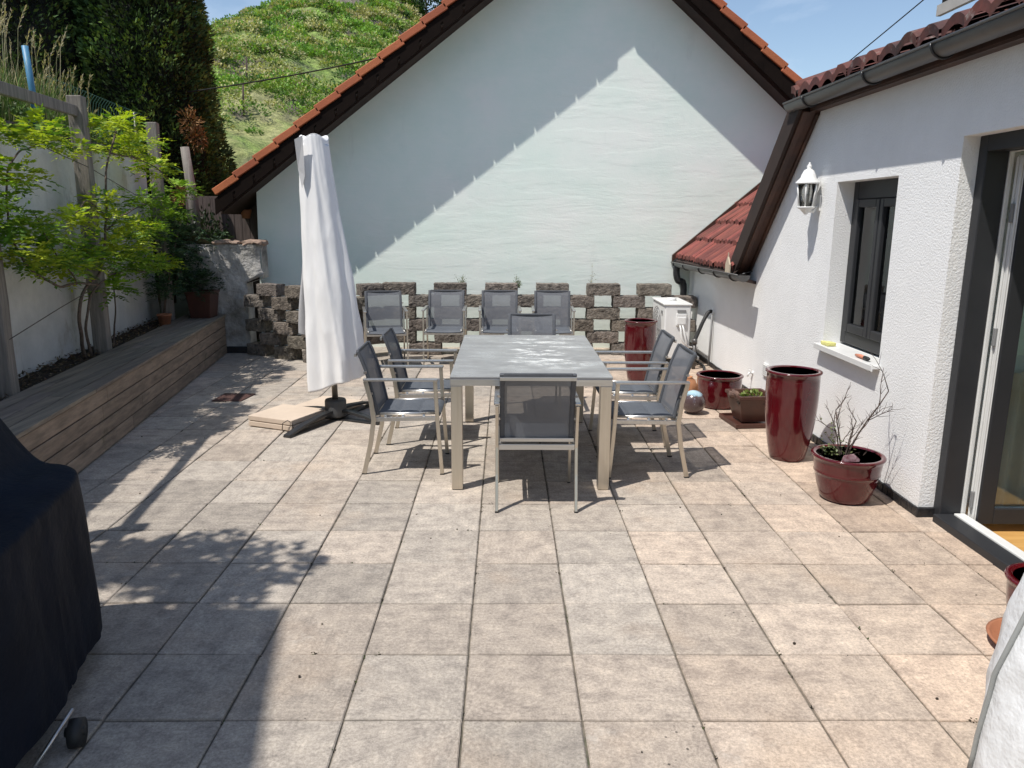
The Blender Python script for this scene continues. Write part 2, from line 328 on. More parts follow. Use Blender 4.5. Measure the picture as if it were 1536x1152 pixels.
L(nt,mixc(nt,mixc(nt,sky.outputs[0],(1.03,1.0,.97),1.0,'MULTIPLY'),(9.5,10.0,10.6),cl),bg.inputs[0]); bg.inputs[1].default_value=.15
sl=bpy.data.lights.new('Sun','SUN'); sl.energy=5.0; sl.angle=R(.55); sl.color=(1,.96,.90)
so=bpy.data.objects.new('Sun',sl); COL.objects.link(so); so.rotation_euler=TOSUN.to_track_quat('Z','Y').to_euler(); so.location=(-8,-6,19)

cd=bpy.data.cameras.new('Camera'); cam=bpy.data.objects.new('Camera',cd); COL.objects.link(cam); sc.camera=cam
cd.sensor_width=36; cd.lens=1155/1536*36; cd.clip_start=.05; cd.clip_end=1000
pit,rol,yaw=R(12.16),R(.36),R(-.52)
rz=Matrix.Rotation(yaw,3,'Z'); fw=V((0,math.cos(pit),-math.sin(pit))); up=V((0,math.sin(pit),math.cos(pit))); rt=V((1,0,0))
r2=rt*math.cos(rol)+up*math.sin(rol); u2=up*math.cos(rol)-rt*math.sin(rol)
r2,u2,fw=rz@r2,rz@u2,rz@fw
mt=Matrix((r2,u2,-fw)).transposed().to_4x4(); mt.translation=V((.1428,-2.399,1.7279)); cam.matrix_world=mt
sc.view_settings.view_transform='Standard'; sc.view_settings.look='None'; sc.view_settings.exposure=0

# ------------------------------------------------------------------ helpers for the left wall line
P0=V((-2.769,2.681,0)); D=V((-.141,.99,0)).normalized(); NN=V((D.y,-D.x,0))
def W(t,off,z=0): return P0+D*t-NN*off+V((0,0,z))   # t along bench, off behind the bench face

# ================================================================== SETTING
g=MB(); g.add([(-300,-300,-.07),(300,-300,-.07),(300,300,-.07),(-300,300,-.07)],[(0,1,2,3)])
obj('ground',g,simple('meadow_ground',(.10,.13,.045),1,c2=(.07,.08,.035),scale=.3),kind='structure')
# --- terrace paving
S=.42
tb=MB(); tb.add([(-4.2,-6,-.008),(2.75,-6,-.008),(2.75,8.2,-.008),(-4.2,8.2,-.008)],[(0,1,2,3)])
obj('paving_joints',tb,M['joint'],kind='structure')
tb=MB(); r=random.Random(3)
for i in range(-10,7):
    for j in range(-9,20):
        x0=i*S+.0036+r.uniform(-.0015,.0015); x1=(i+1)*S-.0036+r.uniform(-.0015,.0015); y0=j*S+.0022+r.uniform(-.001,.002); y1=(j+1)*S-.0022+r.uniform(-.002,.001)
        if x0>2.68: continue
        x1=min(x1,2.70)
        tx,ty=r.uniform(-.0022,.0022),r.uniform(-.0022,.0022); z=r.uniform(-.0012,.0012); ch=.005
        def Z(x,y): return z+tx*((x-x0)/S-.5)*2+ty*((y-y0)/S-.5)*2
        t=r.random(); xc=(x0+x1)/2; yc=(y0+y1)/2
        pink=min(1,max(0,(xc-.3)/2.0))*.85+.12*math.exp(-((yc-5)/2.2)**2)+r.uniform(-.22,.22)
        lum=r.uniform(.83,1.10)*(1.0+.07*math.sin(xc*1.1+yc*.7))
        pink=max(0,min(1,pink))
        ca=V((.412,.370,.324)); cb=V((.56,.442,.350)); c=(ca*(1-pink)+cb*pink)*lum
        c=tuple(c)
        a=[(x0,y0),(x1,y0),(x1,y1),(x0,y1)]; b=[(x0+ch,y0+ch*.6),(x1-ch,y0+ch*.6),(x1-ch,y1-ch*.6),(x0+ch,y1-ch*.6)]
        vs=[(p[0],p[1],-.02) for p in a]+[(p[0],p[1],Z(*p)-.0035) for p in a]+[(p[0],p[1],Z(*p)) for p in b]
        tb.add(vs,[(8,9,10,11)]+[(k,(k+1)%4,(k+1)%4+4,k+4) for k in range(4)],c)
        tb.add(vs,[(k+4,(k+1)%4+4,(k+1)%4+8,k+8) for k in range(4)],tuple(q*.84 for q in c))
obj('terrace_paving',tb,M['pave'],kind='structure')
# weeds / moss in joints
mb=MB(); r=random.Random(21)
for k in range(420):
    if r.random()<.6: x=round(r.uniform(-2.8,2.5)/S)*S+r.uniform(-.006,.006); y=r.uniform(-.6,7)
    else: x=r.uniform(-2.8,2.5); y=round(r.uniform(-.6,7)/S)*S+r.uniform(-.004,.004)
    for q in range(r.randint(3,8)):
        a=r.uniform(0,6.28); l=r.uniform(.004,.014); p=V((x+r.uniform(-.012,.012),y+r.uniform(-.012,.012),-.006)); t=V((math.cos(a)*l,math.sin(a)*l,r.uniform(.003,.009))); s_=V((-math.sin(a),math.cos(a),0))*.003
        c=r.choice([(.06,.05,.03),(.05,.07,.02),(.09,.075,.05),(.03,.025,.02)])
        mb.add([p-s_,p+s_,p+t+s_,p+t-s_],[(0,1,2,3)],c)
obj('joint_moss',mb,leafmat('moss',(1,1,1),.1,.9),kind='stuff',label='small tufts of moss and grit in the paving joints',cat='moss')
# --- raised garden bank behind the left wall and behind the block wall
def bankz(x,y):
    hi=2.33+max(0,(-3.6-x))*.05; lo=1.28
    k=min(1,max(0,(y-7.0)/.35)); return hi*(1-k)+lo*k+.05*noise.noise(V((x*1.3,y*1.3,0)))
mb=MB()
def bf(u,v):
    y=-9+v*27; q=W((y-2.681)/.99,.90); xr=q.x if y<7.4 else -3.32
    x=xr-(u**1.6)*26; return (x,y,bankz(x,y)-.0)
mb.grid(bf,40,60)
obj('garden_bank',mb,simple('bank_grass',(.11,.14,.04),1,c2=(.09,.07,.04),scale=3,bs=20,bst=.8,bd=.05),kind='structure')
# --- vineyard hill
def hillz(x,y):
    crest=11.8+8.6*math.exp(-((x+11.5)/7.3)**2)-.05*max(0,-x-22)-.2*max(0,x+7)
    k=min(1,max(0,(y-12)/50)); z=1.2+(crest-1.2)*(k**1.02)
    if y>62: z-= (y-62)*.25
    z+=noise.noise(V((x*.12,y*.12,1)))*1.1*k+noise.noise(V((x*.45,y*.45,2)))*.4
    st=1.9; f=(z+.5*noise.noise(V((x*.09,y*.05,7))))/st; fl=math.floor(f); fr=f-fl
    fr2=0 if fr<.0 else fr*.55 if fr<.62 else .341+(fr-.62)/.38*.659
    k2=.97*min(1,max(0,noise.noise(V((x*.16,y*.16,4)))+.75))
    return z*(1-k2)+(z+(fr2-fr)*st)*k2+noise.noise(V((x*1.7,y*1.7,5)))*.14
mb=MB(); NU,NVv=230,260
mb.grid(lambda u,v:(lambda x,y:(x,y,hillz(x,y)))((-.62+.72*u)*(14+v*66),12+v*66),NU,NVv)
def hill_mat():
    m,nt,p=newmat('terraced_hillside'); ge=N(nt,'ShaderNodeNewGeometry'); sp=N(nt,'ShaderNodeSeparateXYZ'); L(nt,ge.outputs['Normal'],sp.inputs[0])
    c=ramp(nt,tex(nt,.22,7,.7),[(.30,(.20,.31,.07)),(.45,(.30,.40,.11)),(.58,(.46,.46,.20)),(.72,(.54,.50,.30))])
    c=mixc(nt,c,ramp(nt,tex(nt,2.6,7,.8),[(.36,(.38,.42,.34)),(.62,(1.3,1.3,1.25))]),1.0,'MULTIPLY')
    rock=ramp(nt,tex(nt,1.4,7,.75),[(.35,(.13,.105,.08)),(.65,(.36,.31,.25))])
    c=mixc(nt,rock,c,ramp(nt,sp.outputs[2],[(.70,(0,0,0)),(.84,(1,1,1))])); L(nt,c,p.inputs['Base Color']); p.inputs['Roughness'].default_value=1
    bump(nt,p,tex(nt,2.2,8,.75),1.0,.35); return m
obj('hill',mb,hill_mat(),kind='structure')

# ------------------------------------------------------------------ leaf helpers
def rvec(r): 
    a=r.uniform(0,6.283); z=r.uniform(-1,1); q=math.sqrt(1-z*z); return V((q*math.cos(a),q*math.sin(a),z))
def leaf(mb,p,d,l,w_,col,r,nrm=None):
    d=d.normalized(); s_=d.cross(nrm or rvec(r)); 
    if s_.length<1e-3: s_=d.cross(V((1,0,0)))
    s_.normalize(); mid=p+d*l*.45
    mb.add([p,mid+s_*w_/2,p+d*l,mid-s_*w_/2],[(0,1,2,3)],col)
def vary(c,r,a=.25): k=1+r.uniform(-a,a); return (c[0]*k*r.uniform(.92,1.08),c[1]*k,c[2]*k*r.uniform(.85,1.15))

# --- bushes on the hill (ground cover)
mb=MB(); r=random.Random(11)
for b in range(2100):
    y=15+r.random()**.75*47; t=r.uniform(-.44,-.06); x=t*(y+2.4)
    if noise.noise(V((x*.23,y*.23,9)))<-.34+.2*r.random(): continue
    z=hillz(x,y); rad=r.uniform(.25,.75)*(1+.5*(r.random()<.12)); h=rad*r.uniform(.5,.95)
    base=r.choice([(.19,.36,.06),(.26,.44,.08),(.15,.28,.05),(.33,.46,.10),(.42,.44,.18),(.09,.18,.045),(.55,.50,.27),(.50,.48,.24)])
    for q in range(int(70+130*rad)):
        d=rvec(r); d.z=abs(d.z)*1.0-.1; p=V((x,y,z))+V((d.x*rad,d.y*rad,d.z*h))*(r.uniform(.7,1.08))
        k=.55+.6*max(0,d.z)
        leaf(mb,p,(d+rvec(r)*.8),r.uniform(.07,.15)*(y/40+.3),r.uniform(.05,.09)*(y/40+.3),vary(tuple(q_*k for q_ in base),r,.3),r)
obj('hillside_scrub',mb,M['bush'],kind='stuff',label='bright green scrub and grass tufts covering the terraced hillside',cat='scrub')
# dark trees on the crest
def roundtree(name,base,h,rad,n,col,label,group=None,lsize=.22,trunk=.1,sink=.35,mats='bush',lean=(0,0),sx=1):
    t=thing(name,base,label,'tree',group); b=V(base); m=MB(); rr=random.Random(int(h*100+base[0]*7)&0xffff)
    m.tube([b,b+V((lean[0]*.3,lean[1]*.3,h*.35)),b+V((lean[0]*.7,lean[1]*.7,h*.7))],[trunk,trunk*.7,trunk*.3],8)
    for k in range(5):
        a=k*1.26+.3; p=b+V((lean[0]*.4,lean[1]*.4,h*(.32+.06*k))); m.tube([p,p+V((math.cos(a)*rad*.4,math.sin(a)*rad*.4,h*.12)),p+V((math.cos(a)*rad*.8,math.sin(a)*rad*.8,h*.2))],[trunk*.4,trunk*.25,trunk*.08],6)
    obj('trunk',m,M['bark'],t)
    m=MB(); cl=[]
    for k in range(26):
        d=rvec(rr); cl.append((b+V((lean[0],lean[1],h*.62))+V((d.x*rad*.72*sx,d.y*rad*.72,d.z*h*.34)),rad*rr.uniform(.22,.42),rr.uniform(.6,1.3)))
    for k in range(n):
        c,q,sh=rr.choice(cl); d=rvec(rr); p=c+d*q*rr.uniform(.5,1.05); leaf(m,p,d+rvec(rr)*.9,lsize*rr.uniform(.6,1.2),lsize*.5*rr.uniform(.6,1.2),vary(tuple(x*sh*(.7+.5*max(0,d.z)) for x in col),rr,.25),rr)
    obj('crown',m,M[mats],t); return t
roundtree('broadleaf_tree',(-5.9,60,15.4),4.6,2.6,2600,(.035,.075,.02),'dark green tree at the right end of the hill crest above the orange verge',lsize=.32)
roundtree('broadleaf_tree',(-8.6,61.5,17.6),3.4,2.0,1800,(.05,.10,.025),'smaller mid-green tree on the hill crest left of the darker one',lsize=.3)
# vineyard stakes on the hill
for k,(x,y) in enumerate([(-8.25,23.5),(-9.2,27)]):
    z=hillz(x,y); m=MB(); m.tube([(x,y,z-.2),(x+.05,y,z+.95)],.03,6)
    obj('vineyard_stake',m,M['twig'],base=(x,y,z),label=['thin dark stake standing on the grassy hill, nearer one','thin dark stake standing higher on the hill, farther one'][k],cat='stake')

# ------------------------------------------------------------------ conifers
def conifer(base,h,rad,n,label,seed,core=True):
    t=thing('thuja_tree',base,label,'tree','tall thuja trees behind the garden wall'); b=V(base); rr=random.Random(seed)
    m=MB(); m.tube([b-V((0,0,.2)),b+V((0,0,h*.5)),b+V((0,0,h*.9))],[.16,.11,.03],8); obj('trunk',m,M['bark'],t)
    def prof(f):  # radius at height fraction
        return rad*(.84+.16*min(1,f/.30))*(min(1,(f/.10))**.5 if f<.10 else 1)*(1-max(0,f-.24)**1.05*1.22) if f<1 else .02
    def rr_(a,f):
        d=V((math.cos(a),math.sin(a),0)); q=V((math.cos(a)*1.6,math.sin(a)*1.6,f*h*.75+seed))
        return max(.03,prof(f)*(1+.20*noise.noise(q*1.1)+.13*noise.noise(q*3.0)+.06*noise.noise(q*7)))
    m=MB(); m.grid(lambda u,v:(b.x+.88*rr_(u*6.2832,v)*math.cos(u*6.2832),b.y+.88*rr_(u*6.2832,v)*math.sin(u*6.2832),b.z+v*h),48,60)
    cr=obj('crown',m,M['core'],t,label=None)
    m=MB()
    for k in range(n):
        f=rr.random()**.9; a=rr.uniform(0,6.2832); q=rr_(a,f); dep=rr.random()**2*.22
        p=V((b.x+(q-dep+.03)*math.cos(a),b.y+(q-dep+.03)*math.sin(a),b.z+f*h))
        cl=noise.noise(p*2.4+V((seed,0,0))); cl2=noise.noise(p*7.5); dk=.55+.9*max(0,cl+.35)+.5*cl2-dep*2.2  # sprays deeper in the crown get darker colour, painted as shade
        col=(.060,.112,.030)
        if cl2>.16 and cl>-.1: col=(.13,.20,.048)
        br=noise.noise(p*1.05+V((3.3,seed*1.7,1)))
        if br>.80: col=(.13,.085,.035)
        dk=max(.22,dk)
        d=V((math.cos(a),math.sin(a),.55))+rvec(rr)*.75
        l=rr.uniform(.045,.10)
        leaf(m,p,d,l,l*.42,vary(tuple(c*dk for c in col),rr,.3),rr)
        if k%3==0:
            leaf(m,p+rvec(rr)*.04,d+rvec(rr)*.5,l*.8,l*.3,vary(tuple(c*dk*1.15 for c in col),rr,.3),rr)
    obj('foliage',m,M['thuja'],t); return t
conifer((-5.17,9.7,.6),8.6,1.02,85000,'tall dark thuja nearest the gable roof, with one rusty brown patch low on its right',5)
conifer((-6.75,9.1,1.6),8.4,1.15,46000,'tall dark thuja in the middle of the row behind the wire fence',9)
conifer((-8.3,8.2,2.2),8.6,1.2,26000,'tall dark thuja at the far left behind the seeding grass',14)
# brown die-back sprays
mb=MB(); r=random.Random(5)
for c,s_ in (((-4.32,9.02,3.02),.14),((-4.24,9.05,2.80),.13),((-4.45,8.80,1.98),.11)):
    for k in range(300):
        d=rvec(r); p=V(c)+V((d.x*s_,d.y*s_*.6,d.z*s_*1.3))*r.uniform(.3,1.1); leaf(mb,p,d+rvec(r)*.8,r.uniform(.04,.09),.02,vary((.25,.135,.055),r,.4),r)
th=[o for o in bpy.data.objects if o.name=='thuja_tree'][0]
obj('withered_spray',mb,M['thuja'],th,label='rust-brown withered foliage')

# ================================================================== LEFT GARDEN WALL
wl=thing('garden_wall',tuple(W(1.5,.82)),'long whitewashed plaster retaining wall with water stains behind the wooden bench','wall')
mb=MB()
def wf(u,v):
    t=-4.5+u*9.35; z=-.05+v*2.43; p=W(t,.80,z); q=noise.noise(V((t*1.1,z*1.4,0)))*.02+noise.noise(V((t*4,z*4,3)))*.006
    return tuple(p+NN*q)
mb.grid(wf,110,34)
a,b=W(-4.5,.80),W(4.85,.80); c,d=W(4.85,1.06),W(-4.5,1.06)
mb.add([(a.x,a.y,2.38),(b.x,b.y,2.38),(c.x,c.y,2.38),(d.x,d.y,2.38)],[(0,1,2,3)])
mb.add([(d.x,d.y,-.05),(c.x,c.y,-.05),(c.x,c.y,2.38),(d.x,d.y,2.38)],[(0,1,2,3)])
obj('plaster_face',mb,M['oldwall'],wl)
mb=MB(); r=random.Random(8); t=-4.4
while t<4.75:
    l=r.uniform(.28,.5); p=W(t+l/2,.92,2.415); mb.rough(p,(.30,l-.01,.07),rz=math.atan2(-D.x,D.y)*1.0,n=(3,4,2),amp=.012,seed=t,col=(.55+r.random()*.2,)*3); t+=l
obj('coping',mb,simple('dark_coping_stone',(.17,.15,.13),.95,c2=(.07,.06,.055),scale=9,bs=40,bst=.7,attr=True),wl)

# ------------------------------------------------------------------ bench
bn=thing('planter_bench',tuple(W(1.6,.25)),'long weathered timber planter bench built along the white wall','bench')
T0,T1=-3.6,4.80; rzD=math.atan2(-D.x,D.y)
rB=random.Random(4)
def board(mb,t0,t1,o0,o1,z0,z1,c):
    p=[W(t0,o0),W(t1,o0),W(t1,o1),W(t0,o1)]; vs=[(q.x,q.y,z0) for q in p]+[(q.x,q.y,z1) for q in p]
    mb.add(vs,[(3,2,1,0),(4,5,6,7),(0,1,5,4),(1,2,6,5),(2,3,7,6),(3,0,4,7)],c)
mb=MB()
for k in range(4):
    t=T0; o0=-.012+k*.125
    while t<T1:
        l=min(rB.uniform(1.7,2.6),T1+.02-t)
        if T1-t-l<.5: l=T1+.02-t
        q=rB.uniform(.82,1.12); board(mb,t,t+l-.004,o0,o0+.1175,.475,.502+rB.uniform(-.002,.002),(q,q*rB.uniform(.96,1.02),q*rB.uniform(.93,1.03))); t+=l
obj('bench_top',mb,M['benchtop'],bn,bevel=.004)
mb=MB()
for k in range(4):
    t=T0
    while t<T1:
        l=min(rB.uniform(1.9,3.0),T1-t)
        if T1-t-l<.5: l=T1-t
        q=rB.uniform(.85,1.12); board(mb,t,t+l-.002,0,.028,.012+k*.116,.012+k*.116+.108,(q,q*.98,q*.95)); t+=l
obj('front_panel',mb,M['benchside'],bn,bevel=.004)
mb=MB()
for k in range(4): board(mb,T1-.028,T1-.0,.03,.47,.012+k*.116,.012+k*.116+.111,(.7,.68,.66))
obj('end_panel',mb,M['benchside'],bn,bevel=.004)
mb=MB(); board(mb,T0,T1-.03,.03,.46,.0,.47,None); obj('frame_core',mb,M['black'],bn)
# soil strip with dead leaves
mb=MB(); mb.grid(lambda u,v:tuple(W(T0+u*(T1-T0),.489+v*.31,.455+.035*noise.noise(V((u*60,v*5,1)))+.01)),160,6)
obj('planting_bed',mb,M['soil'],kind='structure')
mb=MB(); r=random.Random(19)
for k in range(1500):
    p=W(r.uniform(-.5,4.7),r.uniform(.50,.80),.475+r.uniform(0,.035)); leaf(mb,p,V((r.uniform(-1,1),r.uniform(-1,1),r.uniform(-.1,.4))),r.uniform(.02,.05),r.uniform(.012,.025),vary(r.choice([(.10,.065,.04),(.17,.11,.07),(.06,.045,.03),(.22,.17,.12)]),r,.3),r,V((r.uniform(-.4,.4),r.uniform(-.4,.4),1)))
obj('leaf_litter',mb,M['grassb'],kind='stuff',label='dry brown leaf litter lying on the soil strip between bench and wall',cat='leaf litter')

# ------------------------------------------------------------------ posts, rail, wires
def post(t,off,z0,z1,wd,label,lean=(0,0)):
    m=MB(); p=W(t,off); c=V((p.x,p.y,0)); n=10; vs=[]
    for k in range(n+1):
        f=k/n; z=z0+(z1-z0)*f; ox=lean[0]*f+.006*noise.noise(V((z*2,t,0))); oy=lean[1]*f
        for a,b_ in ((-1,-1),(1,-1),(1,1),(-1,1)):
            q=V((a*wd/2,b_*wd/2,0)); q.rotate(Matrix.Rotation(rzD,3,'Z')); e=.006*noise.noise(V((a*3+t,b_*3,z*5))); vs.append((c.x+q.x*(1+e*8)+ox,c.y+q.y*(1+e*8)+oy,z+(.012*noise.noise(V((a*5,b_*5,t))) if k==n else 0)))
    fs=[(k*4+j,k*4+(j+1)%4,(k+1)*4+(j+1)%4,(k+1)*4+j) for k in range(n) for j in range(4)]+[(n*4,n*4+1,n*4+2,n*4+3)]
    m.add(vs,fs); return obj('trellis_post',m,M['wood'],base=(c.x,c.y,z0),bevel=.008,label=label,cat='post',group='grey timber trellis posts in the planting bed')
post(.33,.56,.45,2.75,.12,'weathered grey timber post at the left edge of the view, cut by the frame')
post(-1.75,.56,.45,2.72,.12,'weathered grey timber post just outside the left edge of the view')
post(2.18,.56,.45,2.75,.125,'weathered grey timber post in the middle of the bench carrying the vine')
post(4.38,.56,.45,2.78,.12,'weathered grey timber post near the far end of the bench')
m=MB(); m.bar(W(-2.6,.56,2.57),W(2.2,.56,2.62),.045,.09); obj('trellis_rail',m,M['wood'],base=tuple(W(.3,.56,2.6)),bevel=.006,label='weathered wooden rail fixed between the tops of two trellis posts',cat='rail')
def wirething(pts,rad,label,mat,name='trellis_wire',cat='wire'):
    m=MB(); m.tube(pts,rad,6); return obj(name,m,mat,base=tuple(pts[0]),label=label,cat=cat)
wirething([W(.33,.50,.88),W(1.2,.50,1.0),W(2.18,.50,1.12)],.0035,'lower tension wire strung between the left and middle trellis posts',M['wire'])
wirething([W(.33,.50,2.38),W(1.2,.50,2.25),W(2.18,.50,2.14)],.0035,'upper tension wire strung between the left and middle trellis posts',M['wire'])
wirething([W(2.18,.50,2.14),W(3.3,.50,1.95),W(4.38,.50,1.8)],.0035,'tension wire running from the middle trellis post to the far one',M['wire'])
# old leaning post behind stub
m=MB(); m.tube([(-4.02,8.25,1.2),(-4.06,8.25,2.0),(-4.11,8.25,2.62)],[.07,.065,.055],9)
obj('tree_stake',m,M['wood'],base=(-4.02,8.25,1.2),label='leaning weathered round stake in front of the nearest thuja',cat='stake')

# ------------------------------------------------------------------ wisteria
wv=thing('wisteria_vine',tuple(W(1.75,.6,.47)),'sprawling yellow-green wisteria vine trained on the timber posts','climbing plant')
def smooth(pts,n=6):
    pts=[V(p) for p in pts]; out=[]
    for i in range(len(pts)-1):
        p0=pts[max(i-1,0)];p1=pts[i];p2=pts[i+1];p3=pts[min(i+2,len(pts)-1)]
        for k in range(n):
            t=k/n; out.append(.5*((2*p1)+(p2-p0)*t+(2*p0-5*p1+4*p2-p3)*t*t+(3*p1-p0-3*p2+p3)*t**3))
    return out+[pts[-1]]
stems=[([(1.84,.60,.47),(1.70,.55,.70),(1.62,.52,.95),(1.80,.50,1.12),(2.1,.48,1.25),(2.3,.46,1.7),(2.5,.46,2.2),(2.9,.45,2.6)],.017),
 ([(1.95,.58,.47),(1.85,.56,.8),(1.95,.52,1.05),(2.15,.47,1.15)],.014),
 ([(2.0,.5,1.12),(1.46,.46,1.18),(1.1,.44,1.17),(.80,.44,1.28),(.55,.44,1.42),(.42,.45,1.62),(.46,.45,1.95),(.70,.46,2.15),(1.2,.47,2.28)],.012),
 ([(1.5,.46,1.17),(1.2,.4,1.3),(.9,.4,1.5),(.7,.4,1.75)],.008),
 ([(2.2,.46,1.2),(2.7,.42,1.2),(3.2,.40,1.15),(3.8,.38,1.18)],.010),
 ([(2.3,.46,1.6),(2.8,.44,1.75),(3.5,.42,1.85),(4.4,.42,1.8)],.009),
 ([(2.35,.46,1.7),(1.9,.44,1.85),(1.5,.42,1.75)],.008),
 ([(2.6,.46,2.3),(3.2,.44,2.3),(3.9,.42,2.25),(4.8,.42,2.0)],.009),
 ([(2.5,.57,.47),(2.55,.55,.8),(2.45,.5,1.1)],.010)]
m=MB()
for pts,rd in stems:
    P=smooth([W(*p) for p in pts]); P=[p+noise.noise_vector(p*5)*.015 for p in P]; m.tube(P,[rd*(1-.55*i/len(P)) for i in range(len(P))],6)
obj('stem',m,M['bark'],wv)
m=MB(); r=random.Random(31)
clumps=[(.53,2.01,.22),(.95,2.28,.20),(.49,1.69,.24),(.88,1.59,.24),(1.53,1.69,.2),(.62,1.41,.2),(1.29,1.32,.22),(2.06,1.45,.26),(2.71,1.26,.28),(3.75,1.20,.22),(3.02,1.59,.28),(2.18,1.86,.16),(2.93,2.60,.20),(2.45,2.55,.16),(3.05,2.37,.24),(3.90,2.26,.28),(4.75,2.04,.26),(3.43,1.89,.28),(4.30,1.76,.26),(1.85,2.30,.12),(1.15,2.36,.16),(.56,2.28,.16),(2.27,1.06,.18),(3.6,2.5,.2),(2.6,1.45,.28),(1.0,1.38,.2),(.2,1.5,.25),(.1,1.9,.25),(3.2,1.25,.24),(1.8,1.35,.2),(2.4,1.68,.2),(3.6,1.55,.22)]
def pinnate(m,p,d,Lr,col,r,nl=5,ll=.062):
    d=d.normalized(); side=d.cross(V((0,0,1))); 
    if side.length<.1: side=V((1,0,0))
    side.normalize(); nrm=side.cross(d).normalized()
    for k in range(nl):
        f=(k+.6)/nl; q=p+d*Lr*f-V((0,0,Lr*.35*f*f))
        for s_ in (-1,1):
            dd=side*s_+d*.45-V((0,0,.25)); leaf(m,q,dd+rvec(r)*.15,ll*r.uniform(.8,1.15),ll*.46,vary(col,r,.2),r,nrm+rvec(r)*.55)
    leaf(m,p+d*Lr-V((0,0,Lr*.35)),d-V((0,0,.4)),ll,ll*.4,vary(col,r,.15),r,nrm)
for t,z,rad in clumps:
    young=r.random()<.35 or z>2.2
    for k in range(int(62*rad/.22)):
        d=rvec(r); f=r.uniform(.1,1)**.6*.78; p=W(t,.45,z)+V((d.x*rad*1.0,d.y*rad*1.25,d.z*rad*.55))*f
        base=(.27,.42,.045) if not young else (.46,.55,.05)
        if r.random()<.25: base=(.15,.28,.04)
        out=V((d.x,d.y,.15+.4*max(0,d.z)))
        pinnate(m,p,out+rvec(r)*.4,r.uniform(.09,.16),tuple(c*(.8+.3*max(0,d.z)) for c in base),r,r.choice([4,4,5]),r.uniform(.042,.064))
obj('foliage',m,M['leafY'],wv)
# dark shrub at the far end (potted / in bed)
sh=thing('dark_shrub',tuple(W(4.35,.62,.47)),'dark blue-green feathery shrub growing at the far end of the planting bed','shrub')
m=MB(); r=random.Random(77)
for pts in ([(4.3,.6,.47),(4.2,.5,.9),(4.4,.42,1.4),(4.7,.4,1.7)],[(4.35,.6,.47),(4.5,.45,1.0),(5.0,.25,1.4)],[(4.3,.62,.47),(4.0,.45,.9),(3.8,.35,1.1)]):
    m.tube(smooth([W(*p) for p in pts]),.010,6)
obj('stem',m,M['bark'],sh)
m=MB()
for t,o,z,rad in [(4.49,.42,1.60,.24),(5.3,.2,1.36,.24),(4.15,.35,1.15,.24),(4.9,.30,1.08,.26),(5.3,.25,1.12,.2),(3.75,.40,.92,.15),(4.6,.35,1.3,.28),(4.5,.3,.9,.22),(4.1,.42,1.45,.2)]:
    for k in range(95):
        d=rvec(r); p=W(t,o,z)+d*rad*r.uniform(.2,1); c=(.035,.075,.035) if r.random()<.8 else (.10,.16,.08)
        pinnate(m,p,V((d.x,d.y,.3))+rvec(r)*.5,r.uniform(.08,.14),c,r,5,.04)
obj('foliage',m,M['leafD'],sh)

# pot on the bench end
pt=thing('planter_pot',(-3.60,7.16,.502),'dark brown square pot with a small bush at the far end of the bench','pot')
m=MB()
def sqpot(m,c,b0,b1,h,th=.014,rim=.0,rz_=0):
    def ring(s_,z): 
        o=[]
        for a,b_ in ((-1,-1),(1,-1),(1,1),(-1,1)):
            q=V((a*s_,b_*s_,0)); q.rotate(Matrix.Rotation(rz_,3,'Z')); o.append((c[0]+q.x,c[1]+q.y,c[2]+z))
        return o
    rings=[ring(b0,0),ring(b1,h-.03),ring(b1+.01,h-.03),ring(b1+.012,h),ring(b1-th,h),ring(b0-th,.03)]
    vs=[p for q in rings for p in q]; fs=[(3,2,1,0)]+[(i*4+j,i*4+(j+1)%4,(i+1)*4+(j+1)%4,(i+1)*4+j) for i in range(5) for j in range(4)]+[(20,21,22,23)]
    m.add(vs,fs)
sqpot(m,(-3.60,7.16,.502),.12,.15,.33); obj('pot_body',m,M['brownpot'],pt,bevel=.006)
m=MB(); m.bb((-3.73,7.03,.79),(-3.47,7.29,.80)); obj('soil',m,M['soil'],pt)
m=MB()
for k in range(120):
    d=rvec(r); d.z=abs(d.z); p=V((-3.60,7.16,.82))+V((d.x*.2,d.y*.2,d.z*.22)); pinnate(m,p,d,.09,(.03,.06,.025),r,4,.035)
obj('foliage',m,M['leafD'],pt)
m=MB(); m.lathe([(.055,0),(.075,.13),(.082,.13),(.082,.15),(.068,.15),(.05,.02)],(-3.80,6.50,.47),20)
obj('terracotta_pot',m,M['terra'],base=(-3.80,6.50,.47),label='small terracotta pot on the soil behind the bench',cat='pot')

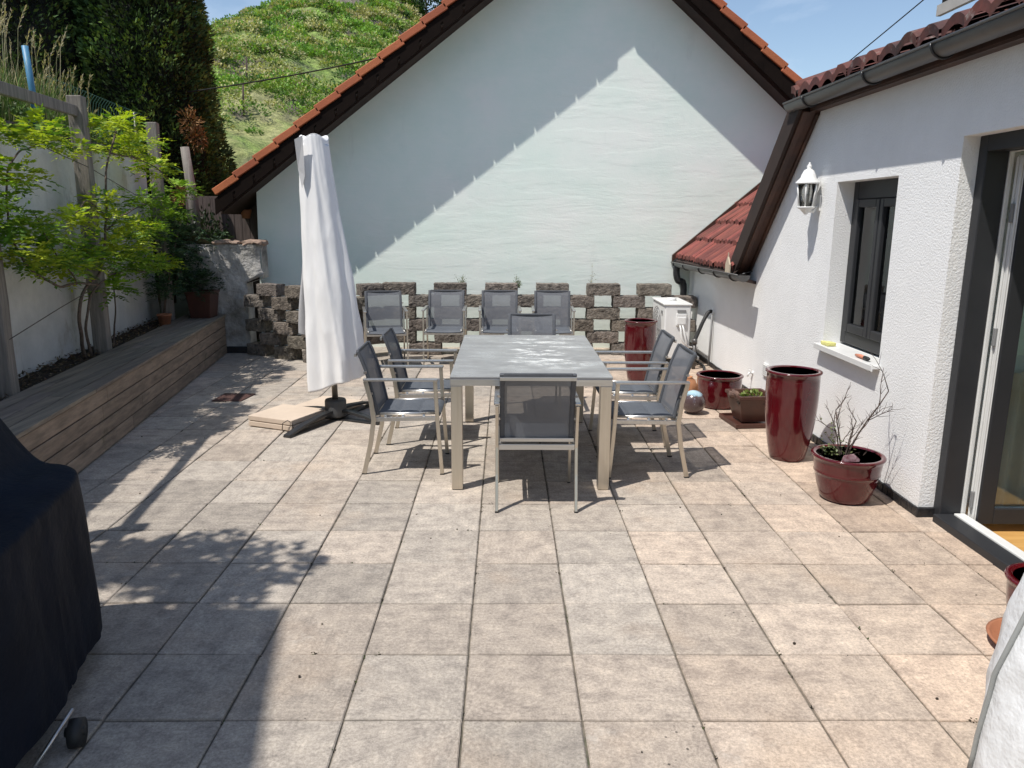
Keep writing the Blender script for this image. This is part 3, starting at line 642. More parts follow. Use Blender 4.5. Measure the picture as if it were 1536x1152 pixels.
# grass on the bank
mb=MB(); r=random.Random(41)
for k in range(11000):
    t=r.uniform(-1.5,4.6); o=r.uniform(.95,2.3); p=W(t,o); b=V((p.x,p.y,bankz(p.x,p.y)+.02)); h=r.uniform(.15,.62)*(1.2 if t<3.5 else .7); ln=V((r.uniform(-.5,.5),r.uniform(-.5,.5),0))*h*.6; s_=V((r.uniform(-1,1),r.uniform(-1,1),0)).normalized()*.004
    c=vary(r.choice([(.12,.20,.045),(.20,.25,.08),(.33,.31,.17),(.09,.15,.04)]),r,.25)
    mb.add([b-s_,b+s_,b+ln*.4+V((0,0,h*.6))+s_*.8,b+ln*.4+V((0,0,h*.6))-s_*.8,b+ln+V((0,0,h))],[(0,1,2,3),(3,2,4)],c)
for k in range(2600):
    t=r.uniform(-1,4.3); o=r.uniform(.95,2.6); p=W(t,o); b=V((p.x,p.y,bankz(p.x,p.y))); h=r.uniform(.3,.85)*(1 if t<3.2 else .6); ln=V((r.uniform(-.5,.5),r.uniform(-.5,.5),0))*h*.5; s_=V((r.uniform(-1,1),r.uniform(-1,1),0)).normalized()*.006
    c=vary(r.choice([(.10,.19,.04),(.15,.24,.06),(.07,.13,.035)]),r,.3)
    mb.add([b-s_,b+s_,b+ln*.4+V((0,0,h*.6))+s_*.8,b+ln*.4+V((0,0,h*.6))-s_*.8,b+ln+V((0,0,h*.95))],[(0,1,2,3),(3,2,4)],c)
for k in range(560):
    t=r.uniform(-.8,3.9); o=r.uniform(.95,2.0); p=W(t,o); b=V((p.x,p.y,bankz(p.x,p.y))); h=r.uniform(.55,1.12)*(1 if t<3 else .75); ln=V((r.uniform(-.1,.5),r.uniform(-.3,.3),0))*h*.35
    pts=[b,b+ln*.15+V((0,0,h*.5)),b+ln*.5+V((0,0,h*.85)),b+ln+V((0,0,h))]; c=vary((.42,.37,.22),r,.2); s_=V((.0028,.001,0))
    for a_,c_ in zip(pts,pts[1:]): mb.add([a_-s_,a_+s_,c_+s_*.8,c_-s_*.8],[(0,1,2,3)],c)
    for q in range(20):
        f=r.random(); e=pts[2].lerp(pts[3],f*1.15); leaf(mb,e,(pts[3]-pts[2]).normalized()+rvec(r)*.55,r.uniform(.02,.05),.008,vary((.47,.40,.26),r,.2),r)
obj('tall_grass',mb,M['grassb'],kind='stuff',label='tall seeding grass growing on the bank above the white wall',cat='grass')
# weedy undergrowth
mb=MB(); r=random.Random(43)
for k in range(130):
    t=r.uniform(-.5,4.5); o=r.uniform(.93,1.7); p=W(t,o); b=V((p.x,p.y,bankz(p.x,p.y)+.12))
    for q in range(60):
        d=rvec(r); leaf(mb,b+V((d.x*.16,d.y*.16,abs(d.z)*.22)),d,r.uniform(.03,.06),.022,vary((.10,.17,.04),r,.35),r)
obj('undergrowth',mb,M['leafD'],kind='stuff',label='low green weeds along the top edge of the white wall',cat='weeds')
# ground-level shrubs behind the stub, hiding the bank step
mb=MB()
for k in range(64):
    b=V((r.uniform(-5.6,-3.75),r.uniform(7.45,8.6),1.25))
    for q in range(110):
        d=rvec(r); leaf(mb,b+V((d.x*.28,d.y*.2,abs(d.z)*.6*r.uniform(.5,1))),d,r.uniform(.04,.08),.028,vary((.03,.05,.018),r,.4),r)
obj('ivy_thicket',mb,M['leafD'],kind='stuff',label='dark ivy thicket at the foot of the thujas behind the crumbling wall end',cat='ivy')
# blue pipe
p=W(2.14,.89); m=MB(); m.tube([(p.x,p.y,2.3),(p.x-.005,p.y,2.8),(p.x-.02,p.y-.005,3.14)],.026,12); obj('blue_pipe',m,M['blue'],base=(p.x,p.y,2.3),label='upright blue painted pipe in the grass above the white wall',cat='pipe')
# curved-top wire fence
fn=thing('wire_fence',tuple(W(4.2,1.3,2.3)),'dark green wire fence with curved top rods behind the trellis','fence')
m=MB()
for k in range(34):
    q=W(3.3+k*.085,1.28); z=2.3; m.tube([(q.x,q.y,z),(q.x,q.y,z+.62),(q.x+.02,q.y,z+.72),(q.x+.07,q.y,z+.78),(q.x+.13,q.y-.01,z+.76)],.004,5)
for z in (2.45,2.7,2.9): m.tube([W(3.25,1.28,z),W(6.2,1.28,z)],.003,5)
obj('wire_mesh',m,M['greenwire'],fn)
m=MB(); m.tube([W(6.2,1.28,2.2),W(6.2,1.28,3.1)],.022,8); m.tube([W(6.2,1.28,2.9),W(5.9,1.2,2.3)],.014,8); obj('fence_post',m,M['zinc'],fn)

# ------------------------------------------------------------------ crumbling wall end (stub)
st=thing('crumbling_wall',(-3.3,7.6,0),'short crumbling grey plaster wall end between bench and block wall','wall')
m=MB()
prof=[(-3.92,0),(-3.16,0),(-3.15,.5),(-3.17,.93),(-3.03,.97),(-2.94,1.0),(-2.93,1.08),(-2.98,1.22),(-2.95,1.36),(-3.1,1.39),(-3.4,1.37),(-3.7,1.34),(-3.92,1.32)]
def stf(u,v):
    z=.0+v*1.38; x0=-3.92
    xr=-3.16 if z<.9 else (-3.16+.23*min(1,(z-.9)/.1) if z<1.0 else -2.93-.045*math.sin((z-1.0)/.36*math.pi))
    x=x0+u*(xr-x0); y=7.47+.03*noise.noise(V((x*3,z*3,0)))+.012*noise.noise(V((x*9,z*9,2)))+.05*max(0,u-.93)/.07*.6
    zz=z+(.02*noise.noise(V((x*5,0,1))) if v>.97 else 0)
    return (x+.015*noise.noise(V((z*8,0,4)))*(u>.95),y,zz)
m.grid(stf,30,46)
m.grid(lambda u,v:(-3.92+u*.98,7.47+v*.28,1.375+.02*noise.noise(V((u*6,v*6,0)))),16,5)
m.grid(lambda u,v:((-3.16 if v<.66 else -2.95),7.49+u*.26,v*1.37),4,20)
obj('wall_face',m,M['stub'],st)
m=MB(); m.rough((-3.05,7.6,1.40),(.26,.3,.07),n=(5,4,2),amp=.02,seed=4,col=(1,1,1)); m.rough((-3.4,7.6,1.405),(.36,.3,.05),n=(5,4,2),amp=.02,seed=9,col=(.9,.8,.7)); obj('broken_brick_cap',m,simple('broken_brick',(.40,.27,.20),.95,c2=(.2,.15,.12),scale=12,bs=40,bst=.8),st)
m=MB(); m.bb((-3.5,7.44,0),(-3.14,7.472,.085)); obj('bitumen_base',m,M['tar'],st,bevel=.006)

# ------------------------------------------------------------------ block wall
bw=MB(); r=random.Random(12); BH=.153
def blk(x,y,z,rz_,l=.415,dp=.22):
    k=r.uniform(.78,1.15); bw.rough((x,y,z),(l*r.uniform(.98,1.02),dp,BH-.006),rz_,n=(12,6,6),amp=.0055,seed=r.random()*90,col=(k,k*r.uniform(.95,1.0),k*r.uniform(.9,1.0)),freq=24)
for row in range(6):
    z=.076+row*BH; ph=0 if row%2 else .327
    n0=-3 if row%2 else -3
    for k in range(n0,6):
        x=.09+k*.653+(0 if row%2 else -.327)
        if x<-1.45 or x>2.42: continue
        blk(x,7.50+.012*x,z,.012+r.uniform(-.012,.012))
# zig-zag left part
A=V((-3.10,7.34,0)); B=V((-2.12,6.72,0)); C_=V((-1.42,7.36,0))
for row in range(6):
    z=.076+row*BH; d=(B-A); ln=d.length; d.normalize(); t=.14+(.25 if row%2 else .0)
    while t<ln+.05:
        p=A+d*t; blk(p.x,p.y+.08,z,math.atan2(d.y,d.x)+.12,.315,.17); t+=.5
    d=(C_-B); ln=d.length; d.normalize(); t=.30+(0 if row%2 else .22)
    while t<ln-.1:
        p=B+d*t; blk(p.x,p.y+.08,z,math.atan2(d.y,d.x)-.2,.3,.2); t+=.46
obj('block_wall',bw,M['block'],base=(0,7.5,0),label='low openwork wall of rough brown concrete blocks with square gaps',cat='wall')
# weeds by the block wall
def drystalk(base,h,label,seed,flower=False):
    rr=random.Random(seed); m=MB(); b=V(base)
    for k in range(4 if flower else 7):
        d=V((rr.uniform(-.3,.3),rr.uniform(-.15,.1),1)); hh=h*rr.uniform(.5,1); pts=[b+V((rr.uniform(-.03,.03),0,0))]
        for q in range(5): pts.append(pts[-1]+(d+rvec(rr)*.18)*hh/5)
        m.tube(pts,[.003,.0028,.0025,.002,.0016,.001],5,col=(.22,.20,.12))
        for q in range(26): leaf(m,pts[rr.randint(1,5)]+rvec(rr)*.02,rvec(rr)+V((0,0,.5)),rr.uniform(.015,.035),.007,vary((.34,.33,.24) if flower else (.13,.17,.06),rr,.3),rr)
    return obj('weed',m,M['grassb'],base=base,label=label,cat='weed')
drystalk((1.25,7.72,.62),.62,'pale dry flower stalk rising behind the block wall in front of the mint wall',2,True)
drystalk((-.42,7.62,.80),.24,'small green weed growing on top of the block wall behind a chair',3)
drystalk((.30,7.64,.84),.16,'tiny green sprout on top of the block wall',7)
drystalk((1.95,7.36,0),.22,'green weed at the foot of the block wall beside the tall red pot',5)
drystalk((1.78,7.37,.0),.2,'low weed at the foot of the block wall left of the tall red pot',6)

# ================================================================== GABLE HOUSE
gh=thing('gable_house',(1.1,9,0),'neighbouring house with a pale mint gable wall and orange tiled verge','house')
def TL(x): return 4.157+.757*(x+.715)
def TR(x): return 3.891-.851*(x-3.153)
XR=1.167; ZR=TL(XR)
m=MB(); wp=[(-3.17,-.1),(6.3,-.1),(6.3,TR(6.3)-.30),(XR,ZR-.30),(-3.12,TL(-3.12)-.30)]
m.prism(wp,'y',7.995,16); obj('wall',m,M['mint'],gh)
m=MB()
for sgn in (0,1):
    f=TL if not sgn else TR; x0,x1=(-3.50,XR) if not sgn else (XR,6.6)
    m.prism([(x0,f(x0)-.12),(x1,f(x1)-.12),(x1,f(x1)-.22),(x0,f(x0)-.22)],'y',7.56,16.3)
    m.prism([(x0,f(x0)-.221),(x1,f(x1)-.221),(x1,f(x1)-.295),(x0,f(x0)-.295)],'y',7.70,16.2)
obj('soffit',m,M['darksoffit'],gh)
m=MB()
for sgn in (0,1):   # barge board made of an upper board and a lower strip in short lengths
    f=TL if not sgn else TR; x0,x1=(-3.50,XR) if not sgn else (XR,6.6)
    m.prism([(x0,f(x0)-.11),(x1,f(x1)-.11),(x1,f(x1)-.204),(x0,f(x0)-.204)],'y',7.525,7.558)
    n=int(abs(x1-x0)/.262)
    for k in range(n):
        a=x0+k*.262; b=a+.262-(.030 if not sgn else .002); m.prism([(a,f(a)-.205),(b,f(b)-.205),(b,f(b)-.305),(a,f(a)-.305)],'y',7.522,7.548)
obj('barge_board',m,M['shadebarge'],gh)
m=MB(); r=random.Random(2)
for sgn in (0,1):
    f=TL if not sgn else TR; s_=1 if not sgn else -1; ang=math.atan(.757) if not sgn else math.atan(.851)
    x=-3.48 if not sgn else 6.4; n=0
    while (x<XR-.05 if not sgn else x>XR+.05):
        xx=x+s_*.13; k=r.uniform(.85,1.12); L_=.262/math.cos(ang) if not sgn else .262/math.cos(ang)
        m.box((xx,7.64,f(xx)-.045),(L_+.03,.27,.085),ry=-s_*(ang-.085),col=(k,k*r.uniform(.93,1.05),k)); x+=s_*.262
m.box((XR,7.7,ZR+.02),(.3,.4,.12),col=(.9,.9,.9))
obj('verge_tile',m,M['verge'],gh,bevel=.008)
m=MB()
for sgn in (0,1):
    f=TL if not sgn else TR; x0,x1=(-3.52,XR) if not sgn else (XR,6.7); nr=14
    for k in range(nr):
        a=x0+(x1-x0)*k/nr; b=x0+(x1-x0)*(k+1)/nr
        m.prism([(a,f(a)-.04),(b,f(b)-.04),(b,f(b)-.118),(a,f(a)-.118)],'y',7.79,16.3,col=(r.uniform(.8,1.1),)*3)
obj('roof',m,M['verge'],gh)
# plank shed under the left eave
m=MB(); r=random.Random(6)
for k in range(10):
    x=-4.25+k*.105; m.bb((x,8.55,.9),(x+.1,8.58,1.98+TL(x)*0),col=None)
m.bb((-4.3,8.60,0),(-3.12,8.66,2.0))
obj('plank_shed',m,M['plank'],base=(-3.7,8.58,.9),label='dark grey vertical planks of a shed under the left eave of the mint house',cat='shed')
m=MB(); m.lathe([(.05,0),(.075,.10),(.08,.12),(.066,.12)],(-3.42,8.44,1.70),16); obj('terracotta_pot',m,M['terra'],base=(-3.42,8.44,1.70),label='small terracotta pot hanging in the shade on the shed planks',cat='pot')

# power cable
def sag(a,b,s_,n=14):
    a=V(a);b=V(b); return [a.lerp(b,k/n)-V((0,0,s_*4*(k/n)*(1-k/n))) for k in range(n+1)]
wirething(sag((-4.6,9.2,3.42),(.1,9.1,4.33),.08),.010,'black cable strung in front of the hill from thuja to orange roof',M['black'],'power_cable','cable')
wirething(sag((3.7,7.6,3.1),(4.9,3.0,4.9),.02),.006,'thin dark wire rising into the sky above the right roof',M['black'],'roof_wire','wire')

# ================================================================== RIGHT HOUSE
rh=thing('white_house',(2.8,2.5,0),'white rendered house with anthracite window, patio door and zinc gutters','house')
XW=2.61; XB=2.93
m=MB()
zt=2.60
pan=[[(-3,0),(-.42,0),(-.42,zt),(-3,zt)],[(-.42,2.175),(1.92,2.175),(1.92,zt),(-.42,zt)],
     [(1.92,0),(2.585,0),(2.585,zt),(1.92,zt)],[(2.585,0),(3.50,0),(3.50,.79),(2.585,.79)],[(2.585,2.005),(3.50,2.005),(3.50,zt),(2.585,zt)],
     [(3.50,0),(8.0,0),(8.0,1.10),(5.45,1.16),(3.93,2.57),(3.90,zt),(3.50,zt)]]
for q in pan: m.prism([(a,b) for a,b in q],'x',XW,XB)
wo=obj('wall',m,M['stucco'],rh)
me=wo.data; bmm=bmesh.new(); bmm.from_mesh(me); bmesh.ops.recalc_face_normals(bmm,faces=bmm.faces); bmm.to_mesh(me); bmm.free()
# skirting
m=MB()
def skf(y0,y1):
    n=int((y1-y0)/.06)
    for k in range(n):
        a=y0+(y1-y0)*k/n; b=y0+(y1-y0)*(k+1)/n; e=.014+.008*noise.noise(V((a*7,0,0))); h=.055+.012*noise.noise(V((a*4,3,0)))
        m.bb((XW-e,a,-.01),(XW+.01,b,h))
skf(1.905,8.0); m.bb((XW-.012,1.900,-.01),(XW+.10,1.925,.058))
obj('skirting',m,M['tar'],rh,bevel=.004)
# window
wn=obj('window',MB().bb((2.74,2.585,.81),(2.80,2.665,2.005)).bb((2.74,3.42,.81),(2.80,3.50,2.005)).bb((2.74,2.665,1.88),(2.80,3.42,2.005)).bb((2.74,2.665,.81),(2.80,3.42,.90)),M['anth'],rh,bevel=.004)
m=MB()
for y0,y1 in ((2.668,3.037),(3.048,3.417)):
    for q in (((2.725,y0,.903),(2.785,y0+.05,1.877)),((2.725,y1-.05,.903),(2.785,y1,1.877)),((2.725,y0+.05,.903),(2.785,y1-.05,.965)),((2.725,y0+.05,1.82),(2.785,y1-.05,1.877))): m.bb(*q)
obj('sash',m,M['anth'],wn,bevel=.006)
m=MB(); m.bb((2.750,2.716,.96),(2.756,2.99,1.822)); m.bb((2.750,3.095,.96),(2.756,3.37,1.822)); obj('pane',m,M['glass'],wn)
m=MB(); 
m.grid(lambda u,v:(2.98+.02*math.sin(u*26),3.12+u*.22,.85+v*1.1),40,2); obj('curtain',m,M['curtain'],wn)
m=MB(); m.bb((2.555,2.555,.768),(2.738,3.53,.792)); m.bb((2.55,2.555,.752),(2.561,3.53,.793)); obj('sill',m,M['pvc'],wn,bevel=.003)
# interior room
m=MB()
m.add([(2.86,-2,-.03),(6,-2,-.03),(6,5,-.03),(2.86,5,-.03)],[(0,1,2,3)]); obj('interior_floor',m,M['floorwood'],rh)
m=MB()
m.add([(6,-2,-.12),(6,5,-.12),(6,5,2.5),(6,-2,2.5)],[(0,3,2,1)]); m.add([(2.935,5,-.12),(6,5,-.12),(6,5,2.5),(2.935,5,2.5)],[(0,1,2,3)]); m.add([(2.935,-2,-.12),(6,-2,-.12),(6,-2,.35),(2.935,-2,.35)],[(3,2,1,0)])  # unseen near end left open above a low wall, added to daylight the curtain
m.add([(2.935,-2,2.5),(6,-2,2.5),(6,5,2.5),(2.935,5,2.5)],[(0,3,2,1)]); obj('interior_wall',m,M['room'],rh)
# door frame
df=obj('door',MB().bb((2.70,1.845,.0),(2.822,1.92,2.175)).bb((2.70,-.42,2.09),(2.822,1.845,2.175)).bb((2.70,-.42,.0),(2.775,-.345,2.09)).bb((2.66,-.345,-.012),(2.775,1.845,.045)),M['anth'],rh,bevel=.005)
m=MB(); m.bb((2.824,1.84,.0),(2.85,1.918,2.16)); m.bb((2.824,-.42,2.087),(2.85,1.84,2.16)); m.bb((2.777,-.34,.0),(2.84,1.835,.052)); m.bb((2.777,-.42,0),(2.85,-.345,2.08)); 
obj('inner_frame',m,M['pvc'],df,bevel=.004)
lf=obj('door_leaf',MB().bb((2.862,1.745,.02),(2.952,1.765,2.07)).bb((3.62,1.745,.02),(3.71,1.765,2.07)).bb((2.952,1.745,.02),(3.62,1.765,.115)).bb((2.952,1.745,1.98),(3.62,1.765,2.07)),M['anth'],df,bevel=.004)
m=MB()
for q in (((2.862,1.767,.02),(2.93,1.83,2.07)),((3.64,1.767,.02),(3.71,1.83,2.07)),((2.93,1.767,.02),(3.64,1.83,.10)),((2.93,1.767,1.99),(3.64,1.83,2.07))): m.bb(*q)
m.bb((2.852,1.772,.03),(2.861,1.786,2.06)); m.bb((2.852,1.812,.03),(2.861,1.826,2.06))
obj('leaf_profile',m,M['pvc'],lf,bevel=.003)
m=MB(); m.bb((2.94,1.778,.11),(3.63,1.786,1.985)); obj('pane',m,M['glass'],lf)
m=MB()
for z in (.10,1.05,1.72): m=MB(); m.bb((2.842,1.789,z),(2.862,1.81,z+.10)); obj('hinge',m,M['acgrey'],lf,bevel=.003)
m=MB(); m.grid(lambda u,v:(2.97+u*1.3,2.02+.035*math.sin(u*62)+.01*math.sin(u*23),-.02+v*2.26),150,2); obj('curtain',m,M['curtain'],df)
m=MB(); m.grid(lambda u,v:(2.92+u*.7,1.93+.03*math.sin(u*44),-.025+v*.9),90,2); obj('lining',m,M['curtainw'],df)

# wall lantern
ln=thing('wall_lantern',(2.61,3.80,1.78),'white hexagonal wall lantern with leaded glass beside the window','lamp')
LX,LY=2.505,3.80
m=MB(); m.lathe([(.012,.37),(.022,.355),(.015,.34),(.04,.325),(.052,.30),(.057,.295),(.063,.27),(.098,.235),(.101,.225),(.088,.222)],(LX,LY,1.78),6); m.tube([(LX,LY,2.14),(LX,LY,2.165)],.008,8); obj('cap',m,M['lampw'],ln)
m=MB()
for k in range(6):
    a=k*math.pi/3; m.tube([(LX+.058*math.cos(a),LY+.058*math.sin(a),1.83),(LX+.082*math.cos(a),LY+.082*math.sin(a),2.005)],.0065,6)
m.lathe([(.074,.05),(.074,.04),(.050,.03),(.02,.0),(.012,-.01)],(LX,LY,1.78),6); m.tube([(LX,LY,1.80),(2.56,LY,1.79),(2.61,LY,1.86)],.011,8); m.box((2.603,LY,1.86),(.012,.06,.12))
obj('cage',m,M['lampw'],ln)
m=MB(); m.lathe([(.053,1.832-1.78),(.076,2.0-1.78)],(LX,LY,1.78),6); obj('glass',m,M['lglass'],ln)
m=MB(); m.tube([(LX,LY,1.84),(LX,LY,1.93)],.012,8); obj('bulb',m,M['lampw'],ln)

# things on the sill
m=MB(); m.rough((2.61,3.40,.806),(.07,.13,.028),0,n=(4,5,2),amp=.004,seed=3); obj('sponge',m,M['sponge'],base=(2.61,3.40,.792),label='flat yellow sponge at the far end of the window sill',cat='sponge')
bs=thing('hand_brush',(2.55,2.74,.795),'small orange and black brush lying on the near end of the window sill','brush')
m=MB(); m.tube([(2.60,2.90,.806),(2.60,2.83,.810),(2.60,2.77,.810)],[.009,.013,.012],10); obj('handle',m,M['orange'],bs)
m=MB(); m.tube([(2.60,2.77,.810),(2.60,2.72,.810),(2.60,2.70,.812)],[.013,.014,.008],10); obj('head',m,M['rubber'],bs)
# vent, tap
m=MB(); m.bb((2.596,4.66,.28),(2.609,4.78,.40)); 
for k in range(6): m.bb((2.588,4.668,.29+k*.018),(2.596,4.772,.299+k*.018))
obj('wall_vent',m,M['acwhite'],base=(2.6,4.72,.34),label='small square louvred vent low on the white wall behind the tall red pot',cat='vent')
m=MB(); m.tube([(2.61,5.10,.235),(2.57,5.10,.235),(2.555,5.10,.20)],.010,8); m.box((2.575,5.10,.262),(.012,.045,.01)); m.tube([(2.61,5.10,.235),(2.603,5.10,.235)],.022,10); obj('garden_tap',m,M['acwhite'],base=(2.6,5.1,.22),label='small pale tap low on the white wall',cat='tap')

# eave of right house
def gutter(name,xc,y0,y1,z0,z1,rad,parent,mat,n=14,segs=24):
    m=MB(); vs=[]; th=.004
    def ring(y,z,rr): return [(xc+rr*math.cos(math.pi+a*math.pi/n),y,z+rr*math.sin(math.pi+a*math.pi/n)) for a in range(n+1)]
    o=[ring(y0,z0,rad),ring(y1,z1,rad)]; i_=[ring(y0,z0,rad-th),ring(y1,z1,rad-th)]
    vs=o[0]+o[1]+i_[0]+i_[1]; k=n+1; fs=[]
    for a in range(n): fs+=[(a,a+1,k+a+1,k+a),(2*k+a,3*k+a,3*k+a+1,2*k+a+1)]
    for a in (0,n): fs.append((a,k+a,3*k+a,2*k+a))
    m.add(vs,fs,None,0,True)
    m.tube([(xc-rad,y0,z0+.002),(xc-rad,y1,z1+.002)],.009,8)
    cap=ring(y1,z1,rad); m.add(cap,[tuple(range(n+1))]); cap=ring(y0,z0,rad); m.add(cap,[tuple(range(n,-1,-1))])
    return obj(name,m,mat,parent)
def brackets(xc,ys,zf,rad,parent):
    for y in ys:
        m=MB()
        z=zf(y); pts=[(xc+(rad+.006)*math.cos(math.pi+a*math.pi/10),y,z+(rad+.006)*math.sin(math.pi+a*math.pi/10)) for a in range(11)]+[(xc+rad+.1,y,z+.03)]
        m.tube(pts,.007,6)
        obj('bracket',m,M['blacksteel'],parent)
gu=gutter('gutter',2.445,-3,4.13,2.640,2.640,.068,rh,M['zinc']); brackets(2.445,[3.72,2.72,1.92,1.1],lambda y:2.640,.068,gu)
m=MB(); m.prism([(2.52,2.62),(2.62,2.59),(2.62,2.56),(2.515,2.57)],'y',-3,3.92); m.bb((2.52,-3,2.555),(2.535,3.93,2.69)); obj('fascia',m,M['browntrim'],rh)
# upper tiles (wavy)
def tiles(name,x0,z0,slope,lenx,ya,yb,mat,parent,per=.2,amp=.03,row=.34,ymin=None,seed=0,thick=.03,step=.028,cp=8):
    m=MB(); r=random.Random(seed); nr=int(math.ceil(lenx/row)); ncol=int((yb-ya)/per*cp)
    for k in range(nr):
        xa=x0+k*row*math.cos(slope); xb=x0+(k+1)*row*math.cos(slope)+.02; za=z0+k*row*math.sin(slope); zb=za+(xb-xa)*math.tan(slope)
        for i in range(ncol):
            y=ya+(yb-ya)*i/ncol; y2=ya+(yb-ya)*(i+1)/ncol
            if ymin and (y+y2)/2<ymin(za): continue
            ti=int((y-ya)/per); rr=random.Random(seed*991+k*57+ti); j=rr.uniform(-.008,.008); c=rr.uniform(.55,1.25); xj=rr.uniform(-.014,.014)
            def hgt(yy): q=((yy-ya)/per)%1.0; return amp*abs(math.sin(q*math.pi))**.8
            h1,h2=hgt(y+1e-5),hgt(y2-1e-5)
            vs=[(xa+xj,y,za+h1+step+j),(xa+xj,y2,za+h2+step+j),(xb,y2,zb+h2+j),(xb,y,zb+h1+j),(xa+xj+.004,y,za+h1+j-thick+step),(xa+xj+.004,y2,za+h2+j-thick+step)]
            m.add(vs,[(0,3,2,1),(4,0,1,5)],(c,c*rr.uniform(.9,1.05),c),0,False)
            vb=[(xb,y2,zb+h2+j-.012),(xb,y,zb+h1+j-.012)]
    return obj(name,m,mat,parent)
tiles('roof_tiles',2.43,2.668,R(22),1.9,-3,4.10,M['oldtile'],rh,per=.225,amp=.062,row=.34,seed=3,thick=.055,step=.04)
m=MB()   # rounded hip tiles at the far corner
for k in range(6):
    a=V((2.47+k*.30,4.07-k*.05,2.735+k*.115)); b=a+V((.33,-.055,.126)); m.tube([a,b],[.075,.06],12,col=(.9-.1*(k%2),)*3)
obj('hip_tile',m,M['oldtile'],rh)
m=MB(); m.prism([(2.45,2.665),(4.2,3.36),(4.2,3.32),(2.50,2.64)],'y',-3,4.02); obj('roof_deck',m,M['darksoffit'],rh)
# descending slab with brown verge
m=MB(); m.prism([(3.90,2.64),(5.50,1.15),(5.62,1.22),(4.02,2.76)],'x',2.63,5.2); obj('slope_roof',m,M['oldtile'],rh)
def vb(x0,x1,o0,o1,m_,y0=3.93,z0=2.57,y1=5.47,z1=1.145):
    nx=V((0,.68,.733)); a=V((0,y0,z0)); b=V((0,y1,z1))
    p=[a+nx*o0,b+nx*o0,b+nx*o1,a+nx*o1]
    m_.add([(x0,q.y,q.z) for q in p]+[(x1,q.y,q.z) for q in p],[(3,2,1,0),(4,5,6,7),(0,1,5,4),(1,2,6,5),(2,3,7,6),(3,0,4,7)])
m=MB(); vb(2.525,2.612,.0,.03,m); obj('soffit_board',m,M['browntrim'],rh,bevel=.004)
m=MB(); vb(2.468,2.519,-.022,.03,m); obj('verge_board',m,M['browntrim'],rh,bevel=.006)
m=MB(); vb(2.435,2.466,-.03,.17,m,3.95,2.59); vb(2.467,2.70,.034,.165,m,3.95,2.59); obj('verge_edge',m,M['darksoffit'],rh,bevel=.006)
m=MB(); m.tube([(2.592,3.95,2.545),(2.592,5.44,1.165)],.018,8); obj('verge_moulding',m,M['browntrim'],rh)
# lower roof
tiles('lower_roof_tiles',2.40,1.215,R(40.5),1.75,4.3,7.99,M['redtile'],rh,per=.135,amp=.030,row=.335,ymin=lambda z:5.40-(z-1.16)*1.02,seed=8,thick=.05,step=.045,cp=8)
m=MB()
m.add([(2.40,7.94,1.19),(4.2,7.94,2.73),(4.2,3.95,2.73),(3.6,4.15,2.2),(2.62,5.3,1.38),(2.40,5.3,1.19)],[(0,1,2,3,4,5)]); obj('lower_roof_deck',m,M['darksoffit'],rh)
m=MB(); m.prism([(2.36,1.17),(3.95,2.53),(3.95,2.62),(2.36,1.26)],'y',7.95,7.992); obj('lower_verge_board',m,M['browntrim'],rh)
m=MB(); m.prism([(2.40,1.185),(2.63,1.13),(2.63,1.10),(2.40,1.15)],'y',5.2,7.99); obj('lower_soffit',m,M['darksoffit'],rh)
gl=gutter('lower_gutter',2.415,4.98,7.985,1.205,1.165,.062,rh,M['zinc']); brackets(2.415,[5.25,5.85,6.5,7.3,7.85],lambda y:1.205-.04*(y-4.98)/3.0,.062,gl)
m=MB(); m.tube(smooth([(2.40,7.84,1.13),(2.40,7.84,1.02),(2.43,7.84,.93),(2.50,7.84,.88),(2.50,7.84,.5),(2.50,7.84,.05)],4),.045,12); obj('downpipe',m,M['blacksteel'],rh)
m=MB(); m.prism([(5.30,1.19),(5.44,1.19),(5.44,1.29),(5.37,1.37),(5.30,1.29)],'x',2.36,2.375); m.box((2.3675,5.37,1.38),(.008,.012,.05)); obj('gutter_ornament',m,simple('beige_ornament',(.55,.46,.34),.8),base=(2.367,5.37,1.19),label='small beige house-shaped ornament standing on the lower gutter',cat='ornament')
# upper roof piece in the corner
m=MB(); m.prism([(3.95,3.52),(6.5,4.4),(6.5,4.52),(3.95,3.62)],'y',0,4.86); obj('upper_roof',m,M['oldtile'],rh); 
m=MB(); m.bb((3.93,0,3.49),(3.97,4.9,3.58)); m.bb((4.9,0,3.1),(6.4,3.6,3.8)); obj('upper_eave_board',m,simple('grey_eave_board',(.42,.40,.37),.8),rh)

# ================================================================== AC UNIT and pipework
ac=thing('air_conditioner',(2.18,7.0,0),'white outdoor air conditioner unit standing by the block wall','air conditioner')
m=MB(); m.bb((2.02,6.62,.10),(2.33,7.38,.735)); obj('casing',m,M['acwhite'],ac,bevel=.018,seg=3)
m=MB(); m.bb((2.005,6.61,.735),(2.34,7.39,.755)); m.lathe([(.06,0),(.06,.03),(.05,.035)],(2.17,7.0,.755),20); obj('lid',m,M['acwhite'],ac,bevel=.006)
m=MB(); m.bb((2.155,6.597,.50),(2.275,6.622,.64)); m.bb((2.165,6.590,.515),(2.265,6.600,.60)); obj('service_cover',m,M['acwhite'],ac,bevel=.005)
m=MB(); m.bb((2.165,6.604,.655),(2.265,6.622,.685)); obj('handle_slot',m,M['acgrey'],ac); m=MB(); m.bb((2.008,6.74,.62),(2.022,6.80,.66)); obj('handle_slot',m,M['acgrey'],ac)
m=MB()
for k in range(9): m.tube([(2.012,7.03+.03*k*math.cos(0)-.0,.42+.28*math.cos(k*math.pi/8)*0+.0),(2.012,7.03,.42)],.001,4)
